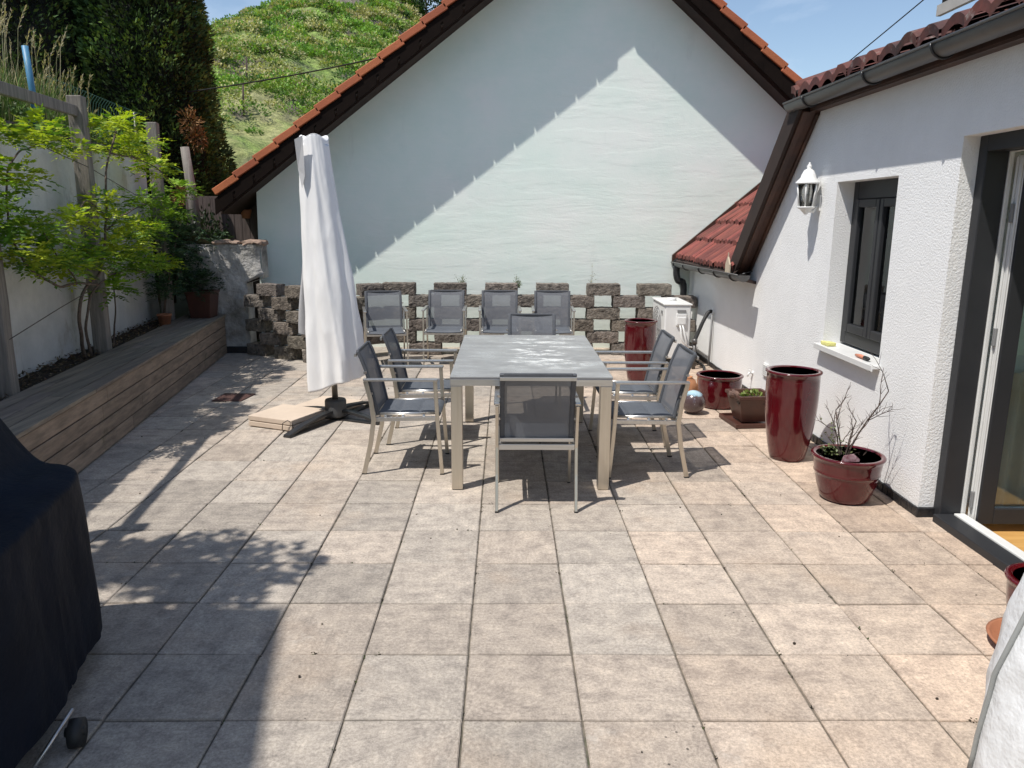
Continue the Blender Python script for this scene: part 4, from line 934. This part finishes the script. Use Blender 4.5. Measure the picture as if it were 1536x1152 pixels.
for q in (.06,.11,.16,.21,.26):
    m.tube([(2.010,7.05+q*math.cos(a*math.pi/12),.42+q*math.sin(a*math.pi/12)) for a in range(25)],.004,5)
for a in range(8): m.tube([(2.010,7.05,.42),(2.010,7.05+.27*math.cos(a*math.pi/4),.42+.27*math.sin(a*math.pi/4))],.004,5)
obj('fan_grille',m,M['acgrey'],ac)
m=MB()
for y in (6.72,7.28): m=MB(); m.bb((2.00,y-.02,0),(2.36,y+.02,.10)); obj('foot',m,M['rubber'],ac)
m=MB()
for k in range(2): m.tube(smooth([(2.20+k*.03,6.60,.50),(2.20+k*.035,6.55,.46),(2.22+k*.04,6.53,.34),(2.30,6.55,.26),(2.42,6.6,.24)],5),.010,8)
obj('refrigerant_pipe',m,M['pvc'],ac)
m=MB(); m.tube(smooth([(2.36,6.58,.22),(2.37,6.58,.30),(2.42,6.60,.42),(2.48,6.62,.56),(2.545,6.66,.655),(2.585,6.66,.66)],6),.022,10); obj('insulated_pipe',m,M['rubber'],base=(2.4,6.6,.4),label='black insulated pipe curving up from the air conditioner to the white wall',cat='pipe')
m=MB(); m.tube([(2.36,6.50,0),(2.36,6.50,.30)],.022,10); m.tube([(2.36,6.50,.30),(2.36,6.50,.36)],.03,10); obj('pipe_stub',m,M['zinc'],base=(2.36,6.5,0),label='short upright metal pipe end beside the air conditioner',cat='pipe')
m=MB(); m.tube([(2.575,6.62,.64),(2.56,6.60,.02)],.008,8); obj('condensate_pipe',m,M['acgrey'],base=(2.56,6.6,.3),label='thin grey pipe running straight down the white wall',cat='pipe')
m=MB(); m.tube(smooth([(2.30,6.0,.02),(2.42,6.25,.02),(2.50,6.6,.02),(2.48,6.9,.03)],5),.016,8); obj('drain_hose',m,M['rubber'],base=(2.4,6.3,.02),label='black hose lying on the paving at the foot of the white wall',cat='hose')
# ================================================================== POTS
def glazed(name,c,r0,r1,h,label,rim=.018,belly=.0,group=None,ridge=None,inner=None):
    t=thing(name,c,label,'plant pot',group); m=MB(); pr=[]
    for k in range(15):
        f=k/14; q=r0+(r1-r0)*f+belly*math.sin(f*math.pi)
        if k==0: pr.append((q-.012,0))
        z=max(.012,f*(h-.02)); pr.append((q,z))
        if ridge and abs(f-ridge)<.03: pr.append((q+.006,z+.004)); pr.append((q+.004,z+.012))
    pr+=[(r1+.010,h-.016),(r1+.012,h-.006),(r1+.006,h),(r1-rim+.004,h),(r1-rim,h-.008)]
    m.lathe(pr,c,56); obj('pot_body',m,M['glaze'],t)
    m=MB(); zi=h*.35 if inner is None else inner
    m.lathe([(r1-rim,h-.008)]+[(max(.02,(r0+(r1-r0)*f+belly*math.sin(f*math.pi))-rim-.004),h*f) for f in (.85,.7,.55,.4)]+[(.015,h*.38)],c,40); obj('pot_inside',m,M['glazein'],t)
    return t
glazed('tall_planter',(2.235,3.06,0),.125,.185,.665,'tall oxblood-red glazed planter, the nearer one, standing by the house wall',belly=.022,group=None)
glazed('tall_planter',(1.60,5.83,0),.12,.168,.665,'tall oxblood-red glazed planter, the farther one, behind the right-hand chairs',belly=.02)
glazed('round_planter',(2.155,4.66,0),.155,.205,.31,'round oxblood-red glazed bowl planter beside the ceramic ball',belly=.015)
# pot with bare shrub
sp=glazed('shrub_planter',(2.30,2.22,0),.145,.208,.295,'oxblood-red glazed pot holding a nearly bare twiggy shrub below the window',belly=.008,ridge=.62)
m=MB(); m.lathe([(.185,0),(.15,.01),(.0,.012)],(2.30,2.22,.205),30); obj('soil',m,M['soil'],sp)
shr=MB(); lv=MB(); r=random.Random(15)
def branch(p,d,l,rad,dep,m,lv,r):
    pts=[p]; n=5
    for k in range(n):
        d=(d+rvec(r)*.16+V((0,0,.04))).normalized(); pts.append(pts[-1]+d*l/n)
    m.tube(pts,[rad*(1-.5*k/n) for k in range(n+1)],5)
    if dep>0:
        for k in range(2,n+1):
            for q in range(r.choice([1,1,2])):
                dd=(d+rvec(r)*.75).normalized(); branch(pts[k],dd,l*r.uniform(.28,.5),rad*.5,dep-1,m,lv,r)
for d,l in (((.26,.02,1),.55),((-.16,.05,1),.36),((.05,-.06,1),.30),((-.36,0,1),.30)):
    branch(V((2.27,2.22,.21)),V(d).normalized(),l,.0065,2,shr,lv,r)
for k in range(9): branch(V((2.27+r.uniform(-.1,.1),2.22+r.uniform(-.1,.1),.21)),V((r.uniform(-1,1),r.uniform(-1,1),.8)).normalized(),.13,.002,1,shr,lv,r)
obj('twigs',shr,M['twig'],sp)
for k in range(110):
    p=V((2.20+r.gauss(0,.05),2.24+r.gauss(0,.04),.27+abs(r.gauss(0,.09)))); leaf(lv,p,rvec(r),.022,.012,vary((.14,.17,.07),r,.35),r)
obj('leaves',lv,M['leafD'],sp)
m=MB(); m.prism([(2.19,.265),(2.25,.25),(2.30,.262),(2.31,.30),(2.27,.335),(2.21,.325)],'y',2.08,2.084); obj('plant_tag',m,simple('printed_plant_tag',(.55,.40,.42),.5,c2=(.16,.02,.04),scale=45),sp,label='small oval plant tag printed with red flowers')
# far behind: maroon pot bottom right
rp=glazed('round_planter',(2.36,.45,.03),.115,.16,.285,'dark maroon planter at the right edge standing on a terracotta saucer',belly=.01)
m=MB(); m.lathe([(.145,0),(.19,.035),(.20,.05),(.185,.05),(.17,.02),(.0,.018)],(2.345,.44,0),36); obj('plant_saucer',m,M['terra'],base=(2.345,.44,0),label='terracotta saucer under the maroon planter at the right edge',cat='saucer')
# square brown pot + tray
sq=thing('square_pot',(2.26,4.06,.035),'square brown plastic pot with a small green plant, on a dark tray','plant pot')
m=MB(); sqpot(m,(2.26,4.06,.035),.105,.155,.235,rz_=.10); obj('pot_body',m,M['brownpot'],sq,bevel=.006)
m=MB(); m.bb((2.12,3.92,.20),(2.40,4.20,.215)); obj('soil',m,M['soil'],sq)
m=MB(); r=random.Random(6)
for k in range(70):
    d=rvec(r); d.z=abs(d.z); leaf(m,V((2.28,4.08,.22))+V((d.x*.075,d.y*.075,d.z*.05)),d+V((0,0,.3)),.035,.024,vary((.20,.26,.07),r,.3),r)
obj('leaves',m,M['leafD'],sq)
m=MB(); m.rough((2.11,4.0,.262),(.05,.16,.06),.1,n=(3,6,3),amp=.016,seed=8); obj('weathered_edge',m,simple('crumbled_edge',(.20,.12,.09),.95,c2=(.1,.06,.05),scale=20),sq)
m=MB(); m.box((2.27,4.07,.012),(.40,.40,.018),rz=.10); 
for a,b in (((-.19,0),(.02,.40)),((.19,0),(.02,.40)),((0,-.19),(.36,.02)),((0,.19),(.36,.02))):
    q=V((a[0],a[1],0)); q.rotate(Matrix.Rotation(.10,3,'Z')); m.box((2.27+q.x,4.07+q.y,.030),(b[0],b[1],.022),rz=.10)
obj('pot_tray',m,M['brownpot'],base=(2.27,4.07,0),bevel=.004,label='square dark brown tray under the square pot',cat='tray')
# ball
bl=thing('ceramic_ball',(1.85,4.38,0),'glazed brown ceramic ball with a pale blue crown on the paving','ball')
def ballm():
    m,nt,p=newmat('ball_glaze'); tc=N(nt,'ShaderNodeTexCoord'); spx=N(nt,'ShaderNodeSeparateXYZ'); L(nt,tc.outputs['Object'],spx.inputs[0])
    nz=tex(nt,18,5,.7); ad=N(nt,'ShaderNodeMath',operation='MULTIPLY_ADD'); L(nt,nz,ad.inputs[0]); ad.inputs[1].default_value=.09; L(nt,spx.outputs[2],ad.inputs[2])
    c=ramp(nt,ad.outputs[0],[(.222,(.085,.055,.055)),(.236,(.28,.42,.49)),(.262,(.45,.62,.70))]); vo=N(nt,'ShaderNodeTexVoronoi',feature='DISTANCE_TO_EDGE'); vo.inputs['Scale'].default_value=26; L(nt,tc.outputs['Object'],vo.inputs['Vector'])
    c=mixc(nt,c,(.4,.4,.42),ramp(nt,tex(nt,60,3,.6),[(.66,(0,0,0)),(.7,(.7,.7,.7))])); L(nt,c,p.inputs['Base Color']); p.inputs['Roughness'].default_value=.22; p.inputs['Coat Weight'].default_value=.5; return m
m=MB(); m.lathe([(.108*math.sin(math.pi*k/24)+1e-5,.108-.108*math.cos(math.pi*k/24)) for k in range(25)],(1.85,4.38,0),40); obj('ball_body',m,ballm(),bl)
# peeling terracotta urn behind
ur=thing('terracotta_urn',(1.93,5.02,0),'weathered flaking orange terracotta urn lying behind the ceramic ball','urn')
m=MB(); m.lathe([(.03,0),(.085,.015),(.115,.07),(.11,.13),(.085,.18),(.055,.205),(.06,.215),(.045,.215),(.04,.19)],(1.93,5.02,0),28,wob=.02); obj('urn_body',m,M['peel'],ur)

# ================================================================== TABLE
tb_=thing('dining_table',(.311,3.26,0),'large grey outdoor dining table with brushed steel legs and pale painted glints on its top','table')
X0,X1,Y0,Y1=-.205,.822,2.34,4.115
m=MB(); m.bb((X0,Y0,.739),(X1,Y1,.752)); tt=MB()
tt.v=[(x,y,z) for x,y,z in m.v]; tt.f=m.f; tt.c=m.c; tt.m=m.m; tt.sm=m.sm
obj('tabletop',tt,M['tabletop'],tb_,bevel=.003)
m=MB()
m.bb((X0+.001,Y0+.001,.693),(X1-.001,Y0+.028,.7375)); m.bb((X0+.001,Y1-.028,.693),(X1-.001,Y1-.001,.7375)); m.bb((X0+.001,Y0+.03,.693),(X0+.028,Y1-.03,.7375)); m.bb((X1-.028,Y0+.03,.693),(X1-.001,Y1-.03,.7375)); m.bb((X0+.03,(Y0+Y1)/2-.03,.68),(X1-.03,(Y0+Y1)/2+.03,.718))
obj('apron',m,M['steel_cool'],tb_,bevel=.002)
for x in (X0+.004,X1-.076):
    for y in (Y0+.004,Y1-.076):
        m=MB(); m.bb((x,y,.005),(x+.072,y+.072,.692)); lg=obj('leg',m,M['steel'],tb_,bevel=.003)
        m=MB(); m.bb((x+.006,y+.006,0),(x+.066,y+.066,.005)); obj('foot_pad',m,M['rubber'],lg)

# ================================================================== CHAIRS
def make_chair():
    t=thing('garden_chair',(0,0,0),'x','chair'); hw=.238
    for s_ in (-1,1):
        x=s_*hw
        m=MB(); m.path([(x,.262,.006),(x,.235,.38),(x,.222,.655)],.018,.026); lg=obj('leg',m,M['steel'],t,bevel=.002)
        m=MB(); m.box((x,.262,.004),(.02,.028,.008)); obj('foot_cap',m,M['rubber'],lg)
        m=MB(); m.path([(x,-.272,.006),(x,-.222,.22),(x,-.197,.385),(x,-.212,.52),(x,-.245,.655)],.018,.030); lg=obj('leg',m,M['steel'],t,bevel=.002)
        m=MB(); m.box((x,-.272,.004),(.02,.032,.008)); obj('foot_cap',m,M['rubber'],lg)
        m=MB(); m.box((x,-.008,.664),(.036,.500,.018)); obj('armrest',m,M['steel_cool'],t,bevel=.005)
    m=MB()
    for s_ in (-1,1):
        m.bar((s_*.222,-.205,.385),(s_*.222,.232,.395),.020,.028)
        for y in (-.12,.0,.14): m.bar((s_*.212,y,.40),(s_*.205,y,.418),.016,.016)
    m.bar((-.228,-.196,.387),(.228,-.196,.387),.022,.034); m.bar((-.228,.226,.39),(.228,.226,.39),.02,.026)
    obj('seat_frame',m,M['steel_cool'],t,bevel=.002)
    # seat: quilted cushion in three panels
    m=MB()
    def seatf(top):
        def f(u,v):
            x=(u-.5)*.412; y=-.175+v*.425; q=abs(math.sin(v*3*math.pi))**.35; e=(1-abs(2*u-1)**8)*(1-abs(2*v-1)**12)
            z=.420+.006*(y)-.012*(1-(2*u-1)**2)*.6+(.012*q*e if top else -.006*e)
            if v>.95: z-=.012*(v-.95)/.05
            return (x,y,z+(.004 if top else -.004))
        return f
    m.grid(seatf(True),14,30); m.grid(lambda u,v:seatf(False)(1-u,v),14,30)
    obj('seat',m,M['cushion'],t)
    m=MB()
    for s_ in (-1,1): m=MB(); m.tube([(s_*.207,-.185,.420),(s_*.207,.24,.428)],.010,8); obj('seat_rail',m,M['steel_cool'],t)
    # back
    bp=[(-.172,.415),(-.190,.50),(-.212,.60),(-.240,.71),(-.272,.80),(-.296,.853)]
    def bpt(v):
        f=v*(len(bp)-1); i=min(int(f),len(bp)-2); k=f-i; return bp[i][0]+(bp[i+1][0]-bp[i][0])*k,bp[i][1]+(bp[i+1][1]-bp[i][1])*k
    m=MB()
    def back(u,v,off=0):
        y,z=bpt(v); return ((u-.5)*.405,y-.012*(1-(2*u-1)**2)+off,z)
    m.grid(lambda u,v:back(u,v),12,20)
    bk=obj('backrest',m,M['sling'],t)
    m=MB()
    for x in (-.2075,.2075): m.path([(x,bpt(k/10)[0],bpt(k/10)[1]) for k in range(11)],.030,.022)
    y,z=bpt(1); m.bar((-.2,y-.003,z-.006),(.2,y-.003,z-.006),.016,.022)
    obj('hem',m,M['slinghem'],bk,bevel=.006)
    for v,dy in ((.90,.026),(.04,.024)):
        y,z=bpt(v); m=MB(); m.bar((-.222,y-dy,z),(.222,y-dy,z),.014,.022); cb=obj('crossbar',m,M['steel_cool'],t,bevel=.002)
    for s_ in (-1,1):
        for v in (.33,.60):
            y,z=bpt(v); m=MB(); m.bar((s_*.214,y,z),(s_*.236,y-.010,z),.014,.014); obj('clip',m,M['steel_cool'],bk)
    return t
G1='grey sling armchairs around the table'; G2='grey sling armchairs lined up along the block wall'
spots=[(.333,2.235,0,'grey sling armchair at the near head of the table, seen from behind',G1),
 (-.550,2.895,-90,'grey sling armchair on the left side of the table, nearer the camera',G1),
 (-.490,3.600,-90,'grey sling armchair on the left side of the table, farther from the camera',G1),
 (1.105,2.835,92,'grey sling armchair on the right side of the table, nearer the camera',G1),
 (1.118,3.555,90,'grey sling armchair on the right side of the table, farther from the camera',G1),
 (.388,4.47,180,'grey sling armchair at the far head of the table, only its back showing',G1),
 (-1.285,6.70,192,'grey sling armchair by the block wall, partly hidden by the closed parasol',G2),
 (-.585,6.84,180,'grey sling armchair by the block wall, second from the parasol',G2),
 (.075,6.84,181,'grey sling armchair by the block wall, third from the parasol',G2),
 (.715,6.84,179,'grey sling armchair by the block wall, farthest from the parasol',G2)]
ch=make_chair()
for i,(x,y,a,lab,gp) in enumerate(spots):
    if i==0: ch.location=(x,y,0); ch.rotation_euler=(0,0,R(a)); ch['label']=lab; ch['group']=gp
    else: dup(ch,(x,y,0),R(a),lab,gp)

# ================================================================== PARASOL
pa=thing('closed_parasol',(-1.335,4.14,0),'closed parasol under a long white fabric cover on a cross base','parasol')
m=MB(); m.tube([(-1.335,4.14,.10),(-1.355,4.14,1.2),(-1.40,4.14,2.30)],.026,14); obj('pole',m,M['steel'],pa)
m=MB(); m.tube([(-1.335,4.14,.32),(-1.335,4.14,.22)],.029,14); 
m=MB()
def covf(u,v):
    z=.33+v*2.03
    f=(z-.33)/2.03; xl=-1.528-.028*math.sin(f*math.pi); q=max(0,z-.55)/1.8; xr=-1.062-.243*q*q*(3-2*q)*.35-.243*.65*q
    cx=(xl+xr)/2; hw=(xr-xl)/2; a=u*2*math.pi; dp=hw*.80
    fold=1+.13*(1-2*abs(math.sin(a*2.5+z*.35))**.7)*(.06+.94*(1-v))+.05*math.sin(a*9-z*1.6)*(1-v*.8)+.06*noise.noise(V((math.cos(a)*1.5,math.sin(a)*1.5,z*1.1)))+.035*(1-2*abs(noise.noise(V((math.cos(a)*3+z*.9,math.sin(a)*3,z*2.6)))))
    zz=z
    if v<.12:  # slanted hem, lower at the left
        k=(1-v/.12); zz=z+k*(.07*math.cos(a)+.012*math.sin(a*3))
    if v>.97: zz=z-.02*math.cos(a*3+1)
    return (cx+hw*fold*math.cos(a),4.14+dp*fold*math.sin(a),zz)
m.grid(covf,110,130)
top=[covf(k/110,1) for k in range(110)]; cx=sum(p[0] for p in top)/110; n0=len(m.v)
m.add(top+[(cx,4.14,2.345)],[(k,(k+1)%110,110) for k in range(110)],None,0,True)
cv=obj('cover',m,M['cover'],pa)
md=cv.modifiers.new('Solid','SOLIDIFY'); md.thickness=.004
m=MB(); m.add([(-1.545,4.02,2.33),(-1.47,3.99,2.36),(-1.47,4.0,2.05),(-1.50,4.01,1.95),(-1.535,4.05,2.1)],[(0,4,3,2,1)]); obj('loose_flap',m,M['coverflap'],pa)
m=MB()
for k in range(4): pass
m.tube([(-1.60,4.14,.75),(-1.60,4.10,.3)],.002,4)
m=MB(); m.grid(lambda u,v:(-1.47-.02*(1-v)-(.135*(1-v)+.055*v)*u+.012*math.sin(v*9+u*4),4.20+.03*math.sin(u*5+v*3),.70+.05*u*(1-v)+v*1.62),10,40); obj('rear_panel',m,M['coverflap'],pa)  # cover cloth in shade, its grey put into the panel colour
m=MB(); m.lathe([(.088,.03),(.092,.045),(.092,.165),(.086,.178),(.03,.18)],(-1.335,4.14,0),36); obj('base_hub',m,M['dkplastic'],pa)
u_=V((-.40,-.917,0)); v_=V((-.917,.40,0)); hb=V((-1.335,4.14,0))
m=MB()
for d_,L_ in ((u_,.66),(-u_,.62),(v_,.62),(-v_,.45)):
    pts=[hb+d_*.05+V((0,0,.085)),hb+d_*L_*.35+V((0,0,.078)),hb+d_*L_*.7+V((0,0,.052)),hb+d_*L_+V((0,0,.014))]
    side=V((-d_.y,d_.x,0)); m.path([tuple(p) for p in pts],.062,.022,up=tuple(side))
    m.bar(hb+d_*.05+V((0,0,.008)),hb+d_*L_+V((0,0,.008)),.075,.012)
obj('cross_base',m,M['blacksteel'],pa,bevel=.003)
angs=math.atan2(u_.y,u_.x)
for (a_,b_,zz,nm) in ((u_,v_,.03,'lower'),(u_,v_,.078,'upper'),(-u_,v_,.03,''),):
    c=hb+a_*(.055+.235)+b_*(.055+.235)+V((0,0,zz)); m=MB(); m.box(tuple(c),(.45,.45,.042),rz=angs); obj('ballast_slab',m,M['slab'],pa,bevel=.005)
m=MB(); c=hb+u_*.50+v_*.06+V((0,0,.02)); m.tube([c+V((-.06*0,0,0)),c+V((-.01,0,.06)),c+V((-.04,-.02,.085)),c+V((-.08,-.02,.06)),c+V((-.09,-.01,.0))],.004,6); obj('wire_loop',m,M['wire'],pa)

# drain plate
m=MB(); q=[(-2.66,4.80),(-2.37,4.745),(-2.31,5.06),(-2.60,5.115)]; q=[(-2.655,4.76),(-2.375,4.76),(-2.335,5.075),(-2.64,5.085)]
m.prism(q,'z',.003,.010); obj('drain_cover',m,M['rust'],base=(-2.5,4.9,.003),label='rusty square drain cover lying in the paving near the bench',cat='drain cover')
# small stones / debris
mb=MB(); r=random.Random(50)
for k in range(60):
    x,y=r.uniform(-3,2.5),r.uniform(-.4,7); s_=r.uniform(.003,.008); mb.rough((x,y,s_*.5),(s_,s_*1.2,s_),r.uniform(0,3),n=(1,1,1),amp=0,seed=k,col=r.choice([(.12,.10,.08),(.3,.26,.22),(.06,.05,.04)]))
obj('grit',mb,M['grassb'],kind='stuff',label='scattered grit and crumbs on the paving',cat='grit')

# ================================================================== COVERED GRILL (left) and COVERED HEATER (right)
def rrect(a,hx,hy,pw=5):
    c,s_=math.cos(a),math.sin(a); k=(abs(c)**pw+abs(s_)**pw)**(-1/pw); return hx*k*c,hy*k*s_
bq=thing('covered_barbecue',(-2.3,.1,0),'large barbecue under a dark navy weather cover at the left edge','barbecue')
CXb,CYb,HX,HY=-2.17,-.13,.79,.59; RB=.20
def ztop(x,y): 
    lx=(x-CXb)*math.cos(RB)+(y-CYb)*math.sin(RB); k=min(1,max(0,(.62-lx)/.26)); k=k*k*(3-2*k); return .785+.30*k
m=MB()
def bbq(u,v):
    a=u*2*math.pi
    if v<.62:
        f=v/.62; fl=1+.03*(1-f); x,y=rrect(a,HX*fl,HY*fl,6); fold=1+(.006*math.sin(a*13+f*2)+.030*noise.noise(V((math.cos(a)*3,math.sin(a)*3,f*1.6)))+.012*noise.noise(V((math.cos(a)*11,math.sin(a)*11,f*3))))*(1-f*.6)
        x*=fold; y*=fold; X,Y=CXb+x*math.cos(RB)-y*math.sin(RB),CYb+x*math.sin(RB)+y*math.cos(RB); z0=.11+.03*noise.noise(V((a*2,0,0))); z=z0+(ztop(X,Y)-.02-z0)*f
    else:
        f=(v-.62)/.38; s_=1-f; x,y=rrect(a,HX*s_,HY*s_,6-3.4*f); X,Y=CXb+x*math.cos(RB)-y*math.sin(RB),CYb+x*math.sin(RB)+y*math.cos(RB); z=ztop(X,Y)-.02+.02*min(1,f*7)-.012*math.sin(x*9)*math.sin(y*7)*(f>.05)+.01*noise.noise(V((X*6,Y*6,0)))
    return (X,Y,z)
m.grid(bbq,160,70); obj('weather_cover',m,M['bbq'],bq,subsurf=1)
m=MB(); m.tube([(-1.255,-.125,.047),(-1.295,-.135,.047)],.047,24); m.tube([(-1.250,-.124,.052),(-1.31,-.136,.052)],.016,12); obj('wheel',m,M['rubber'],bq)
m=MB(); m.tube([(-1.285,-.12,.13),(-1.345,-.28,.01)],.007,8); m.bb((-2.9,-.3,.08),(-1.7,.5,.12)); obj('frame',m,M['steel_cool'],bq)
hc=thing('covered_heater',(1.96,-.58,0),'object under a pale grey tarpaulin cover with grey piping at the right edge','cover')
m=MB()
def hcv(u,v):
    a=u*2*math.pi; z=.06+v*1.08; rr_=.44-.20*v**2.1 if v<.93 else (.44-.20*.858)*(max(0,1-(v-.93)/.07))**.5
    rr_*=1+.04*math.sin(a*5+z*3)+.05*noise.noise(V((math.cos(a)*2,math.sin(a)*2,z*2)))+.05*(.5-abs(noise.noise(V((math.cos(a)*4,math.sin(a)*4,z*5)))))*.9+.02*noise.noise(V((math.cos(a)*7,math.sin(a)*7,z*7)))
    return (1.96+rr_*math.cos(a),-.58+rr_*math.sin(a),z)
m.grid(hcv,90,60); obj('tarpaulin',m,M['whitecover'],hc)
def onh(u,v,o=.006):
    p=V(hcv(u,v)); c=V((1.96,-.58,p.z)); d=(p-c); return p+d.normalized()*o
m=MB(); m.tube([onh(.43-.10*(k/14)**2*0+.02*math.sin(k/14*3),.98-.94*k/14) for k in range(1,15)],.007,8); obj('piping_seam',m,M['piping'],hc)
m=MB(); p=onh(.47,.80,.01); m.box(tuple(p),(.05,.02,.03),rz=.4); m.tube([onh(.40,.80,.008),onh(.44,.795,.010),onh(.475,.80,.012)],.006,6); obj('strap',m,M['whitecover'],hc,bevel=.004)
m=MB(); m.tube(smooth([(1.70,-.34,.12),(1.645,-.30,.07),(1.635,-.27,.02),(1.70,-.26,.01),(1.80,-.30,.01)],5),.006,8); obj('drawstring',m,M['piping'],hc)

# ================================================================== off-frame neighbours that cast the foreground shade
nh=thing('neighbour_house',(-5.2,-4.5,0),'tall plastered house beyond the left edge of the view','house')
m=MB(); m.prism([(-8,-1.30),(-8,-9),(-1.80,-9),(-3.38,-1.10)],'z',0,5.9); obj('wall',m,M['oldwall'],nh)
m=MB(); m.add([(-8.1,-1.29,5.9),(-8.1,-9.1,5.9),(-1.79,-9.1,5.9),(-3.37,-1.09,5.9),(-8.1,-1.29,6.05),(-8.1,-9.1,6.05),(-1.79,-9.1,6.05),(-3.37,-1.09,6.05),(-6,-3.4,7.0),(-4.4,-7,7.0)],[(0,1,2,3),(0,3,7,4),(3,2,6,7),(2,1,5,6),(1,0,4,5),(4,7,8),(7,6,9,8),(6,5,9),(5,4,8,9)]); obj('roof',m,M['oldtile'],nh)
roundtree('broadleaf_tree',(-4.1,-.28,2.5),1.9,.50,3600,(.09,.16,.04),'small leafy tree just beyond the left edge above the barbecue',lsize=.11,trunk=.06,lean=(.98,.22),sx=1.75)
